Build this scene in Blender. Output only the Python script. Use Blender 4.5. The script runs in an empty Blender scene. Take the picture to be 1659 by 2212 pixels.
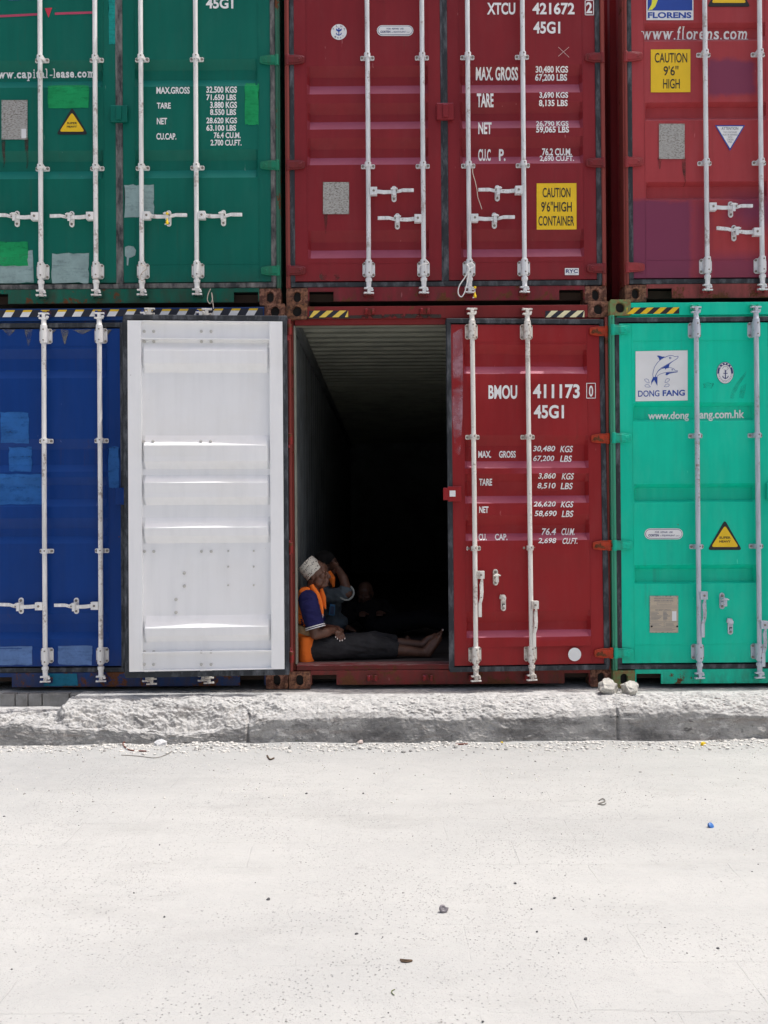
import bpy, bmesh, math, random
from mathutils import Vector, Matrix, noise
random.seed(7)
R = math.radians
SC = bpy.context.scene
COL = SC.collection

# ------------------------------------------------------------------ camera
F_PX = 2005.0                      # focal length in units of a 1659 px wide picture
CAM = Vector((0.0, -7.0, 1.26))
ROLL = -0.0072
PITCH = 0.0080
ROT = (Matrix.Rotation(math.pi/2 + PITCH, 3, 'X') @ Matrix.Rotation(ROLL, 3, 'Z'))
cd = bpy.data.cameras.new('camera')
co = bpy.data.objects.new('camera', cd)
COL.objects.link(co)
co.matrix_world = Matrix.Translation(CAM) @ ROT.to_4x4()
cd.sensor_fit = 'HORIZONTAL'
cd.sensor_width = 36.0
cd.lens = 36.0 * F_PX / 1659.0
cd.clip_end = 2000
SC.camera = co
SC.render.resolution_x = 768
SC.render.resolution_y = 1024

# ------------------------------------------------------------------ light
SUN = Vector((0.36, 0.012, 1.0)).normalized()      # towards the sun
elev = math.asin(SUN.z)
w = bpy.data.worlds.new('World'); SC.world = w
w.use_nodes = True
nt = w.node_tree
for n in list(nt.nodes): nt.nodes.remove(n)
out = nt.nodes.new('ShaderNodeOutputWorld'); bg = nt.nodes.new('ShaderNodeBackground')
sky = nt.nodes.new('ShaderNodeTexSky'); sky.sky_type = 'NISHITA'; sky.sun_disc = False
sky.sun_elevation = elev
sky.sun_rotation = math.atan2(SUN.x, SUN.y)
sky.air_density = 1.0; sky.dust_density = 8.0; sky.ozone_density = 1.0
bg.inputs['Strength'].default_value = 0.15
nt.links.new(sky.outputs[0], bg.inputs['Color']); nt.links.new(bg.outputs[0], out.inputs['Surface'])
sd = bpy.data.lights.new('sun', 'SUN'); sd.energy = 3.3; sd.angle = R(0.5); sd.color = (1.0, 0.975, 0.95)
so = bpy.data.objects.new('sun', sd); COL.objects.link(so)
so.rotation_euler = SUN.to_track_quat('Z', 'Y').to_euler()
so.location = (2, 1, 12)
SC.view_settings.view_transform = 'Standard'
SC.view_settings.look = 'None'
SC.view_settings.exposure = 0.0
SC.view_settings.gamma = 1.0
SC.view_settings.use_curve_mapping = False
SC.cycles.max_bounces = 8
SC.cycles.diffuse_bounces = 5

# ------------------------------------------------------------------ pixel helpers (measuring the photograph)
def ray(px, py):
    return (ROT @ Vector(((px-829.5)/F_PX, -(py-1106.0)/F_PX, -1.0)))
def at(px, py, y=0.0):
    d = ray(px, py); t = (y-CAM.y)/d.y
    return CAM + d*t
def at_plane(px, py, p, n):
    d = ray(px, py); t = (p-CAM).dot(n)/d.dot(n)
    return CAM + d*t
def ground_at(px, py, z):
    d = ray(px, py); t = (z-CAM.z)/d.z
    return CAM + d*t

# ------------------------------------------------------------------ object helpers
def tag(o, label=None, cat=None, group=None, kind=None):
    if label: o['label'] = label
    if cat: o['category'] = cat
    if group: o['group'] = group
    if kind: o['kind'] = kind
    return o
def empty(name, loc=(0,0,0), rz=0):
    o = bpy.data.objects.new(name, None); COL.objects.link(o)
    o.location = loc; o.rotation_euler = (0,0,rz); o.empty_display_size = .2
    return o

class MB:
    """collects shapes; build() links them as ONE mesh object"""
    def __init__(s): s.v=[]; s.f=[]; s.m=[]
    def add(s, vs, fs, mi=0):
        b=len(s.v); s.v += [tuple(v) for v in vs]
        for f in fs: s.f.append([i+b for i in f]); s.m.append(mi)
        return s
    def box(s, x0,x1,y0,y1,z0,z1, mi=0):
        if x0>x1: x0,x1=x1,x0
        if y0>y1: y0,y1=y1,y0
        if z0>z1: z0,z1=z1,z0
        vs=[(x0,y0,z0),(x1,y0,z0),(x1,y1,z0),(x0,y1,z0),(x0,y0,z1),(x1,y0,z1),(x1,y1,z1),(x0,y1,z1)]
        return s.add(vs,[(0,3,2,1),(4,5,6,7),(0,1,5,4),(1,2,6,5),(2,3,7,6),(3,0,4,7)],mi)
    def tube(s, pts, radii, seg=12, mi=0, cap=True, squash=None):
        pts=[Vector(p) for p in pts]; n=len(pts)
        if not hasattr(radii,'__len__'): radii=[radii]*n
        rings=[]; up=None
        for i,p in enumerate(pts):
            d = (pts[min(i+1,n-1)]-pts[max(i-1,0)])
            if d.length<1e-9: d=Vector((0,0,1))
            d.normalize()
            if up is None:
                a = Vector((0,0,1)) if abs(d.z)<.9 else Vector((0,1,0))
                u=d.cross(a).normalized()
            else:
                u=(up-d*up.dot(d)).normalized()
            up=u; v=d.cross(u)
            su,sv = squash if squash else (1,1)
            rings.append([p+(u*math.cos(2*math.pi*k/seg)*su+v*math.sin(2*math.pi*k/seg)*sv)*radii[i] for k in range(seg)])
        vs=[q for r in rings for q in r]; fs=[]
        for i in range(n-1):
            for k in range(seg):
                a=i*seg+k; b=i*seg+(k+1)%seg
                fs.append((a,b,b+seg,a+seg))
        if cap:
            fs.append(tuple(range(seg-1,-1,-1))); fs.append(tuple(range((n-1)*seg,n*seg)))
        return s.add(vs,fs,mi)
    def prism(s, outline, y0, y1, mi=0):
        """outline in x,z; extruded along y"""
        n=len(outline)
        vs=[(x,y0,z) for x,z in outline]+[(x,y1,z) for x,z in outline]
        fs=[tuple(range(n)), tuple(range(2*n-1,n-1,-1))]
        for i in range(n):
            j=(i+1)%n; fs.append((i,i+n,j+n,j))
        return s.add(vs,fs,mi)
    def ball(s, c, r, seg=12, rings=8, mi=0, rot=None):
        if not hasattr(r,'__len__'): r=(r,r,r)
        vs=[]; fs=[]
        for i in range(rings+1):
            th=math.pi*i/rings
            for k in range(seg):
                ph=2*math.pi*k/seg
                p=Vector((r[0]*math.sin(th)*math.cos(ph), r[1]*math.sin(th)*math.sin(ph), r[2]*math.cos(th)))
                if rot: p=rot@p
                vs.append(Vector(c)+p)
        for i in range(rings):
            for k in range(seg):
                a=i*seg+k; b=i*seg+(k+1)%seg
                fs.append((a,a+seg,b+seg,b))
        return s.add(vs,fs,mi)
    def build(s, name, mats, parent=None, off=(0,0,0), bevel=0, smooth=False, loc=None, fix=True):
        me=bpy.data.meshes.new(name)
        ox,oy,oz=off
        me.from_pydata([(x+ox,y+oy,z+oz) for x,y,z in s.v],[],s.f)
        if not hasattr(mats,'__len__'): mats=[mats]
        for m in mats: me.materials.append(m)
        for p,mi in zip(me.polygons,s.m): p.material_index=mi; p.use_smooth=smooth
        if fix:
            bm=bmesh.new(); bm.from_mesh(me)
            bmesh.ops.remove_doubles(bm, verts=bm.verts, dist=1e-6)
            bmesh.ops.recalc_face_normals(bm, faces=bm.faces)
            bm.to_mesh(me); bm.free()
        return link(name, me, parent, bevel, loc, smooth)
def link(name, me, parent=None, bevel=0, loc=None, smooth=False):
    o=bpy.data.objects.new(name, me); COL.objects.link(o)
    if parent: o.parent=parent
    if loc is not None: o.location=loc
    if bevel:
        b=o.modifiers.new('bevel','BEVEL'); b.width=bevel; b.segments=2; b.limit_method='ANGLE'; b.angle_limit=R(40)
        b.harden_normals=False
    if smooth:
        set_auto_smooth(me)
    return o
def set_auto_smooth(me, ang=R(38)):
    bm=bmesh.new(); bm.from_mesh(me)
    for e in bm.edges:
        e.smooth = not (len(e.link_faces)==2 and e.calc_face_angle(0)>ang)
    for f in bm.faces: f.smooth=True
    bm.to_mesh(me); bm.free()

# ------------------------------------------------------------------ materials
class NT:
    def __init__(s, name, rough=.5, metal=0.0, spec=.5):
        s.m=bpy.data.materials.new(name); s.m.use_nodes=True; s.t=s.m.node_tree
        s.b=s.t.nodes['Principled BSDF']
        s.b.inputs['Roughness'].default_value=rough; s.b.inputs['Metallic'].default_value=metal
        s.b.inputs['Specular IOR Level'].default_value=spec
        s.tc=s.t.nodes.new('ShaderNodeTexCoord')
    def n(s, typ, **kw):
        n=s.t.nodes.new(typ)
        for k,v in kw.items(): setattr(n,k,v)
        return n
    def l(s,a,b): s.t.links.new(a,b)
    def coord(s, scale=(1,1,1), off=(0,0,0), src='Object'):
        mp=s.n('ShaderNodeMapping'); mp.inputs['Scale'].default_value=scale; mp.inputs['Location'].default_value=off
        s.l(s.tc.outputs[src], mp.inputs[0]); return mp.outputs[0]
    def noise(s, scale, detail=4, rough=.55, vec=None, dist=0):
        n=s.n('ShaderNodeTexNoise'); n.inputs['Scale'].default_value=scale; n.inputs['Detail'].default_value=detail
        n.inputs['Roughness'].default_value=rough; n.inputs['Distortion'].default_value=dist
        s.l(vec if vec is not None else s.tc.outputs['Object'], n.inputs['Vector']); return n.outputs[0]
    def ramp(s, f, a, b, va=0., vb=1.):
        n=s.n('ShaderNodeMapRange'); n.clamp=True
        n.inputs[1].default_value=a; n.inputs[2].default_value=b; n.inputs[3].default_value=va; n.inputs[4].default_value=vb
        s.l(f,n.inputs[0]); return n.outputs[0]
    def math(s, op, a, b=None):
        n=s.n('ShaderNodeMath', operation=op)
        for i,x in enumerate((a,b)):
            if x is None: continue
            if isinstance(x,(int,float)): n.inputs[i].default_value=x
            else: s.l(x,n.inputs[i])
        return n.outputs[0]
    def mix(s, f, a, b, blend='MIX'):
        n=s.n('ShaderNodeMix', data_type='RGBA', blend_type=blend)
        if isinstance(f,(int,float)): n.inputs[0].default_value=f
        else: s.l(f,n.inputs[0])
        for i,x in ((6,a),(7,b)):
            if isinstance(x,tuple): n.inputs[i].default_value=(*x[:3],1)
            else: s.l(x,n.inputs[i])
        return n.outputs[2]
    def sep(s, vec):
        n=s.n('ShaderNodeSeparateXYZ'); s.l(vec,n.inputs[0]); return n.outputs
    def color(s,c):
        if isinstance(c,tuple): s.b.inputs['Base Color'].default_value=(*c[:3],1)
        else: s.l(c,s.b.inputs['Base Color'])
    def rough(s,r):
        s.l(r,s.b.inputs['Roughness'])
    def bump(s,h,strength=.3,dist=.01):
        n=s.n('ShaderNodeBump'); n.inputs['Strength'].default_value=strength; n.inputs['Distance'].default_value=dist
        s.l(h,n.inputs['Height']); s.l(n.outputs[0],s.b.inputs['Normal'])

RUST=(.12,.045,.018)
def lum(c): return .25*c[0]+.65*c[1]+.1*c[2]
def paint(name, base, rust=.5, fade=.25, seed=0, rough=.42, dirt=.5, rust_low=.35, skylit_c=None, skylit_f=.5, zones=()):
    k=NT(name, rough, 0, .22)
    o=(seed*3.7,seed*1.3,seed*2.1)
    v=k.coord(off=o)
    big=k.noise(1.1,5,.6,v)
    vs=k.coord((10,10,.7),o); streak=k.noise(1.6,5,.6,vs)
    fine=k.noise(45,3,.6,v)
    g=lum(base)
    dark=tuple(c*.80 for c in base); fade_skylit=tuple(c*.82+(g*.6+.10)*.22+.012 for c in base)
    f=k.math('ADD', k.math('MULTIPLY',big,.7), k.math('MULTIPLY',streak,.45))
    c=k.mix(k.ramp(f,.36,.80), dark, tuple(b*1.08 for b in base))
    c=k.mix(k.math('MULTIPLY',k.ramp(k.noise(2.6,6,.65,k.coord((3,3,1),(seed,9,2))),.48,.75),fade), c, fade_skylit)
    # sky light painted in as a paler tone on slopes that face up
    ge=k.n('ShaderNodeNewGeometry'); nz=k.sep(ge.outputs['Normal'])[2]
    c=k.mix(k.math('MULTIPLY',k.ramp(nz,.12,.42),k.ramp(k.noise(4,5,.6,v),.2,.6,skylit_f*.7,skylit_f)), c, skylit_c or fade_skylit)
    # areas where an older coat has faded to another tone, ragged at their edges
    P_=k.sep(k.tc.outputs['Object']); wob=k.math('SUBTRACT',k.noise(7,6,.65,v),.5)
    for (x0,x1,z0,z1,zc,zs,am) in zones:
        zx=k.math('ADD',P_[0],k.math('MULTIPLY',wob,.10)); zz=k.math('ADD',P_[2],k.math('MULTIPLY',wob,.10))
        mk=k.math('MULTIPLY',k.math('MULTIPLY',k.ramp(zx,x0-zs,x0+zs),k.ramp(zx,x1-zs,x1+zs,1,0)),k.math('MULTIPLY',k.ramp(zz,z0-zs,z0+zs),k.ramp(zz,z1-zs,z1+zs,1,0)))
        c=k.mix(k.math('MULTIPLY',mk,am),c,zc)
    # thin rust and dirt runs, patchy
    rv=k.noise(1.0,6,.7,k.coord((24,24,.9),(seed*2,4,seed))); rp=k.noise(2.3,4,.6,k.coord(off=(seed,7,1)))
    c=k.mix(k.math('MULTIPLY',k.math('MULTIPLY',k.ramp(rv,.56,.74),k.ramp(rp,.46,.66)),.22+.20*rust),c,(.07,.032,.020))
    # grime towards the foot of the steel
    z=k.sep(k.tc.outputs['Object'])[2]
    low=k.ramp(z,.30,.02)
    gr=k.math('MULTIPLY', low, k.ramp(k.noise(5,6,.7,k.coord((3,3,1),o)),.35,.75))
    c=k.mix(k.math('MULTIPLY',gr,dirt), c, (.05,.035,.025))
    # scratches and rust blooms
    rn=k.noise(6.5,9,.72,v); rn2=k.math('ADD', rn, k.math('MULTIPLY',low,.12*rust_low/.35))
    rm=k.ramp(rn2, .735-.05*rust, .765-.05*rust)
    c=k.mix(rm, c, k.mix(k.noise(60,3,.6,v), (.05,.02,.012), (.20,.075,.03)))
    sc=k.noise(30,2,.5,k.coord((1,1,.22),o)); c=k.mix(k.math('MULTIPLY',k.ramp(sc,.755,.775),.45), c, tuple(min(1,b*1.2+.15) for b in base))
    k.color(c)
    k.rough(k.ramp(k.math('ADD',big,k.math('MULTIPLY',rm,.8)),.3,1.2,rough-.05,.85))
    k.bump(k.math('ADD',k.math('MULTIPLY',k.noise(3.2,3,.5,v),1.0),k.math('MULTIPLY',fine,.04)),.22,.02)
    return k.m
def steel_paint(name, base, seed=0, wear=.5, rough=.45):
    """white / galvanised bar hardware with vertical weather streaks and rust specks"""
    k=NT(name, rough, .0)
    v=k.coord((26,26,3.2),(seed,seed*2,0)); a=k.noise(1.0,5,.65,v); b=k.noise(55,4,.7)
    c=k.mix(k.ramp(a,.42,.72), base, tuple(x*(1-.50*wear) for x in base))
    z=k.sep(k.tc.outputs['Object'])[2]
    bl=k.noise(3.1,6,.7,k.coord((2,2,1),(seed,3,1)))
    c=k.mix(k.math('MULTIPLY',k.ramp(k.math('ADD',bl,k.math('MULTIPLY',b,.35)),.74,.84),wear), c, (.20,.10,.055))
    c=k.mix(k.math('MULTIPLY',k.ramp(b,.64,.72),wear), c, (.16,.09,.05))
    k.color(c); k.bump(b,.15,.004)
    return k.m
def brushed(name,c,seed=0):
    """touch-up paint rolled on thin: streaky, ragged at the rim"""
    k=NT(name,.6,0,.2)
    a=k.noise(1.0,5,.65,k.coord((5,5,26),(seed,1,seed))); b=k.noise(7,5,.65); g=k.noise(40,4,.7)
    k.color(k.mix(k.ramp(b,.3,.7),tuple(x*.78 for x in c),tuple(min(1,x*1.15) for x in c)))
    k.l(k.ramp(k.math('ADD',k.math('MULTIPLY',a,.7),k.math('MULTIPLY',g,.3)),.30,.50,.45,.97),k.b.inputs['Alpha'])
    return k.m
def plain(name, c, rough=.6, var=.15, scale=20, bump=0, spec=.5):
    k=NT(name, rough, 0, spec)
    n=k.noise(scale,4,.6)
    k.color(k.mix(n, tuple(x*(1-var) for x in c), tuple(min(1,x*(1+var)) for x in c)))
    if bump: k.bump(n,bump,.006)
    return k.m
def print_mat(name, c, wear=.12, rough=.55):
    """stencilled paint / vinyl with worn specks"""
    k=NT(name, rough)
    n=k.noise(38,6,.7); n2=k.noise(5,3,.5)
    k.color(k.mix(k.ramp(n2,.3,.7), c, tuple(x*.9 for x in c)))
    if wear>0:
        k.l(k.ramp(n,.72-.12*wear,.75-.12*wear,1,0), k.b.inputs['Alpha'])
    return k.m

M={}
M['green']=paint('green_paint',(.0008,.138,.100),.6,.16,1,dirt=.8,skylit_c=(.01,.24,.21),skylit_f=.6)
M['maroon']=paint('maroon_paint',(.235,.019,.026),.6,.18,2,dirt=.8,skylit_c=(.40,.11,.19),skylit_f=.75)
M['faded']=paint('faded_red_paint',(.400,.052,.060),.6,.25,3,skylit_c=(.42,.12,.15))
PURP=(.190,.040,.088)
M['faded_purple']=paint('faded_red_purple_paint',(.400,.052,.060),.6,.25,3,skylit_c=(.46,.14,.17),
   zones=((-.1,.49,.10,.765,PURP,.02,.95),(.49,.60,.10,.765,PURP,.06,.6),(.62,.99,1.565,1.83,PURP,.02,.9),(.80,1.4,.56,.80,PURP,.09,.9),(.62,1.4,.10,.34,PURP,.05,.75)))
M['blue']=paint('blue_paint',(.0006,.042,.230),.8,.14,4,dirt=.9,skylit_c=(.01,.08,.34),skylit_f=.3)
M['frame_green']=paint('worn_green_frame',(.001,.130,.085),1.7,.2,21,dirt=1.0)
M['frame_maroon']=paint('worn_maroon_frame',(.235,.020,.032),1.4,.2,22,dirt=.9)
M['frame_faded']=paint('worn_faded_red_frame',(.36,.07,.07),1.6,.3,23,dirt=.9)
M['frame_blue']=paint('worn_blue_frame',(.004,.040,.170),2.0,.3,24,dirt=1.0)
M['frame_red']=paint('worn_red_frame',(.210,.022,.022),2.2,.25,15,dirt=1.0)
M['post_red']=paint('rusty_red_post',(.27,.055,.045),2.6,.3,12,dirt=.8)
M['post_teal']=paint('peeling_teal_post',(.06,.36,.22),2.2,.4,13,dirt=.8)
M['hinge_green']=paint('hinge_green_paint',(.004,.250,.140),.8,.2,16)
M['post_green']=paint('rusty_green_post',(.03,.13,.085),2.8,.3,14,dirt=.8)
M['red']=paint('red_paint',(.300,.017,.020),.7,.2,5,dirt=.7,skylit_c=(.42,.10,.17),skylit_f=.75)
M['teal']=paint('teal_paint',(.001,.600,.400),.45,.22,6,dirt=.7,skylit_c=(.02,.60,.50),skylit_f=.3)
M['brightgreen']=brushed('bright_green_touch_up',(.01,.33,.11))
M['greypatch']=brushed('grey_touch_up',(.30,.42,.42))
M['tealpatch']=brushed('teal_touch_up',(.01,.30,.27))
M['lightblue']=brushed('light_blue_touch_up',(.025,.135,.42))
M['paleblue']=brushed('pale_blue_touch_up',(.12,.22,.46))
M['bluegreen']=brushed('blue_green_touch_up',(.01,.16,.26))
M['orange_red']=paint('orange_primer',(.52,.045,.012),.5,.3,8)
M['rusty']=None
k=NT('rusty_casting_steel',.85)
a=k.noise(30,8,.7); b=k.noise(5,4,.6)
k.color(k.mix(k.ramp(b,.35,.65), k.mix(k.ramp(a,.4,.62),(.05,.022,.014),(.26,.11,.045)), k.mix(k.ramp(a,.45,.6),(.09,.03,.02),(.33,.16,.11))))
k.bump(a,.7,.006); M['rusty']=k.m
k=NT('rusty_green_steel',.8)
a=k.noise(26,8,.7); k.color(k.mix(k.ramp(a,.42,.6),(.14,.24,.09),(.22,.13,.05))); k.bump(a,.5,.005); M['rusty_green']=k.m
k=NT('worn_rubber',.7)
a=k.noise(1.0,6,.7,k.coord((14,14,5))); k.color(k.mix(k.ramp(a,.48,.78),(.016,.020,.026),(.16,.17,.19))); k.bump(a,.3,.006); M['rubber']=k.m
k=NT('rubber_grey_worn',.75)
a=k.noise(1.0,6,.7,k.coord((14,14,5))); k.color(k.mix(k.ramp(a,.4,.7),(.025,.028,.032),(.26,.25,.24))); k.bump(a,.3,.006); M['rubber_old']=k.m
M['white_bar']=steel_paint('white_bar_paint',(.91,.90,.88),1,.6)
M['cream_bar']=steel_paint('cream_bar_paint',(.84,.81,.75),3,.6)
M['galv_bar']=steel_paint('galvanised_bar',(.54,.58,.66),5,.75,.5)
M['grey_bar']=steel_paint('weathered_white_bar',(.78,.80,.82),6,.7)
M['bolt']=plain('dull_bolt_steel',(.24,.21,.18),.6,.3,50)
M['dark']=plain('dark_hole_shade',(.02,.018,.017),.8)
M['underside']=plain('bare_underside_steel',(.06,.04,.03),.9,.4,8)
k=NT('white_door_lining_paint',.5)
a=k.noise(1.4,6,.6); st=k.noise(1.5,5,.6,k.coord((9,9,.8))); sp=k.noise(24,7,.75)
c=k.mix(k.ramp(st,.45,.85),(.89,.895,.905),(.82,.825,.835)); c=k.mix(k.math('MULTIPLY',k.ramp(a,.5,.8),.35),c,(.76,.73,.66))
c=k.mix(k.ramp(sp,.71,.75),c,(.28,.25,.22)); k.color(c); k.bump(a,.2,.03); M['lining']=k.m
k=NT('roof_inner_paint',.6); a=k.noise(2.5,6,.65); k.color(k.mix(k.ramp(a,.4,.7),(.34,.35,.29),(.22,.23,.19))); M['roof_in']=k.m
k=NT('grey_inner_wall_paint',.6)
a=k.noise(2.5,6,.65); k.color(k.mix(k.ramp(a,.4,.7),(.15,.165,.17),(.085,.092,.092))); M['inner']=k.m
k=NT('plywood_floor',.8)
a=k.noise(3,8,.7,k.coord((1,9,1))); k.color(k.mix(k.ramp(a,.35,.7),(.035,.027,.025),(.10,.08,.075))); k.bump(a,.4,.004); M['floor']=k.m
k=NT('scuffed_threshold',.65)
a=k.noise(3,8,.75,k.coord((2,9,9))); k.color(k.mix(k.ramp(a,.44,.6),(.20,.03,.035),(.30,.22,.21))); k.bump(a,.5,.004); M['threshold']=k.m
M['ink_white']=print_mat('white_stencil_paint',(.88,.88,.88),.15)
M['ink_blue']=print_mat('blue_print',(.01,.06,.36),0)
M['ink_navy']=print_mat('navy_print',(.015,.03,.16),0)
M['tape_black']=print_mat('black_tape',(.012,.014,.028),0)
M['ink_black']=print_mat('black_print',(.012,.012,.014),0)
M['ink_grey']=print_mat('grey_print',(.20,.22,.25),0)
M['ink_red']=print_mat('red_line_print',(.62,.03,.07),.1)
M['ink_pink']=print_mat('pinkish_line_print',(.50,.06,.13),.15)
M['vinyl_white']=print_mat('white_vinyl',(.82,.83,.84),0,.4)
M['vinyl_yellow']=print_mat('yellow_vinyl',(.86,.56,.01),0,.4)
M['vinyl_lemon']=print_mat('lemon_print',(.80,.80,.06),0,.4)
M['vinyl_cream']=print_mat('faded_yellow_vinyl',(.86,.62,.10),0,.5)
M['vinyl_paleyellow']=print_mat('bleached_vinyl',(.82,.76,.48),0,.5)
k=NT('weathered_data_plate',.5,.3)
a=k.noise(55,6,.75,k.coord((1,1,1.8))); b=k.noise(5,3,.6)
c=k.mix(k.ramp(a,.47,.60),(.47,.46,.43),(.17,.145,.12)); c=k.mix(k.math('MULTIPLY',k.ramp(b,.45,.70),.7),c,(.42,.41,.38)); k.color(c); k.bump(a,.4,.003); M['plate']=k.m
M['plate_beige']=plain('beige_data_plate',(.50,.42,.32),.5,.15,30)
M['purple']=None
def film(name, c, lo, hi, scale=2.2, seed=0, amax=.9):
    """a thin faded film of a different tone, ragged at its edge"""
    k=NT(name,.5)
    a=k.noise(scale,5,.6,k.coord(off=(seed,seed,seed))); k.color(c)
    k.l(k.math('MULTIPLY',k.ramp(a,lo,hi),amax), k.b.inputs['Alpha']); return k.m
M['purple']=plain('purple_faded_paint',(.235,.055,.125),.5,.22,5)
M['yellow_plastic']=plain('yellow_plastic',(.85,.58,.01),.35,.1)
M['white_plastic']=plain('white_nylon',(.80,.80,.78),.45,.1)
M['string']=plain('frayed_string',(.60,.52,.44),.9,.2)

# ------------------------------------------------------------------ setting: ground
GZ=-0.300
k=NT('dusty_white_road',.92,0,.2)
v=k.coord(src='Object')
a=k.noise(.55,6,.6,k.coord((.6,1.6,1))); b=k.noise(9,8,.7); c3=k.noise(2.2,6,.65,k.coord((.7,2.0,1),(3,4,0)))
col=k.mix(k.ramp(a,.36,.66),(.448,.450,.440),(.380,.385,.380))
tr=k.noise(1.3,6,.6,k.coord((.22,2.6,1),(9,1,0)))
col=k.mix(k.math('MULTIPLY',k.ramp(tr,.50,.70),.24),col,(.375,.378,.372))
col=k.mix(k.math('MULTIPLY',k.ramp(c3,.54,.74),.34),col,(.315,.315,.305))
col=k.mix(k.math('MULTIPLY',k.ramp(b,.60,.72),.42),col,(.31,.312,.305))
vo=k.n('ShaderNodeTexVoronoi'); vo.inputs['Scale'].default_value=58; k.l(v,vo.inputs['Vector'])
sp=k.math('MULTIPLY', k.ramp(vo.outputs['Distance'],.13,.22,1,0), k.ramp(k.noise(1.6,5,.7),.40,.56))
col=k.mix(k.math('MULTIPLY',sp,.6),col,(.22,.22,.22))
vo2=k.n('ShaderNodeTexVoronoi'); vo2.inputs['Scale'].default_value=130; k.l(v,vo2.inputs['Vector'])
sp2=k.math('MULTIPLY', k.ramp(vo2.outputs['Distance'],.16,.26,1,0), k.ramp(k.noise(2.4,5,.7,k.coord(off=(7,3,0))),.34,.54))
col=k.mix(k.math('MULTIPLY',sp2,.7),col,(.24,.24,.24))
# half buried paver joints
br=k.n('ShaderNodeTexBrick'); br.inputs['Scale'].default_value=1.0; br.inputs['Mortar Size'].default_value=.004; br.inputs['Mortar Smooth'].default_value=.4
br.inputs['Brick Width'].default_value=.62; br.inputs['Row Height'].default_value=.31; br.offset=.5
wv=k.n('ShaderNodeVectorMath',operation='ADD'); nn=k.n('ShaderNodeTexNoise'); nn.inputs['Scale'].default_value=3.; k.l(v,nn.inputs['Vector'])
vm=k.n('ShaderNodeVectorMath',operation='SCALE'); vm.inputs['Scale'].default_value=.035; k.l(nn.outputs['Color'],vm.inputs[0])
k.l(v,wv.inputs[0]); k.l(vm.outputs[0],wv.inputs[1]); k.l(wv.outputs[0],br.inputs['Vector'])
jm=k.math('MULTIPLY', br.outputs['Fac'], k.ramp(k.noise(1.4,5,.7,k.coord(off=(2,8,0))),.48,.62))
col=k.mix(k.math('MULTIPLY',jm,.07),col,(.36,.36,.35))
k.color(col)
k.bump(k.math('ADD',k.math('ADD',k.math('MULTIPLY',b,.6),k.math('MULTIPLY',c3,.8)),k.math('ADD',k.math('MULTIPLY',sp,-.35),k.math('MULTIPLY',jm,-.2))),.8,.016)
M['road']=k.m
def build_ground():
    def h(x,y):
        d=max(0,1-abs(y+.62)/.5)
        e=max(0,1-max(0,(-y-6.5))/3)
        return GZ + e*(.010*noise.noise((x*.9,y*1.3,1)) + .006*noise.fractal((x*4,y*6,2),1,2,4)) + .030*d*d*(.5+.7*noise.noise((x*2.3,y*4,5)))
    xs=[-300,-60,-14,-7]+[-4+i*.03 for i in range(268)]+[7,14,60,300]
    ys=[-300,-60,-20,-10]+[-6.4+i*.04 for i in range(120)]+[-1.6+i*.022 for i in range(64)]+[.4,4,20,60,300]
    vs=[]; 
    for y in ys:
        for x in xs:
            near = abs(x)<7.5 and -10.5<y<.5
            vs.append((x,y,h(x,y) if near else GZ))
    n=len(xs); fs=[]
    for j in range(len(ys)-1):
        for i in range(n-1):
            a=j*n+i; fs.append((a,a+1,a+n+1,a+n))
    mb=MB(); mb.add(vs,fs); o=mb.build('ground',M['road'],smooth=False,fix=False)
    for p in o.data.polygons: p.use_smooth=True
    tag(o,'bright white dusty road in front of the containers','ground',kind='structure')
    return h
ground_h=build_ground()

# ------------------------------------------------------------------ setting: rough concrete kerb under the containers
k=NT('crumbled_kerb_concrete',.93,0,.2)
a=k.noise(3.2,8,.68); b=k.noise(16,9,.75); st=k.noise(2.2,6,.7,k.coord((1.2,1,7)))
face=k.mix(k.ramp(a,.34,.66),(.25,.245,.24),(.56,.545,.52)); face=k.mix(k.math('MULTIPLY',k.ramp(b,.46,.66),.8),face,(.40,.395,.38)); face=k.mix(k.ramp(k.noise(7,8,.75,k.coord((1,1,2.2),(4,4,4))),.56,.64),face,(.62,.61,.59)); face=k.mix(k.math('MULTIPLY',k.ramp(k.noise(22,7,.75),.56,.66),.6),face,(.10,.10,.10)); 
face=k.mix(k.math('MULTIPLY',k.ramp(st,.54,.68),.55),face,(.34,.29,.25))
pt=k.noise(1.9,7,.7,k.coord((.8,1,2.4),(5,2,8))); face=k.mix(k.math('MULTIPLY',k.ramp(pt,.50,.64),.75),face,(.105,.102,.10)); ck=k.noise(5,9,.8,k.coord((1,1,2.6),(1,6,3))); face=k.mix(k.math('MULTIPLY',k.ramp(ck,.60,.66),.7),face,(.06,.058,.056))
dust=k.mix(k.ramp(b,.40,.66),(.64,.635,.62),(.38,.375,.365))
ge=k.n('ShaderNodeNewGeometry'); nz=k.sep(ge.outputs['Normal'])[2]
dm=k.ramp(k.math('ADD',nz,k.math('MULTIPLY',k.math('SUBTRACT',b,.5),1.1)),.52,.80)
k.color(k.mix(dm,face,dust)); k.bump(k.math('ADD',b,k.math('MULTIPLY',a,.6)),.9,.02); M['kerb']=k.m
def lerp_tab(tab,x):
    if x<=tab[0][0]: return tab[0][1]
    for (x0,a),(x1,b) in zip(tab,tab[1:]):
        if x<=x1: return a+(b-a)*(x-x0)/(x1-x0)
    return tab[-1][1]
def px2x(px): return (px-829.5)/286.5
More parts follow.
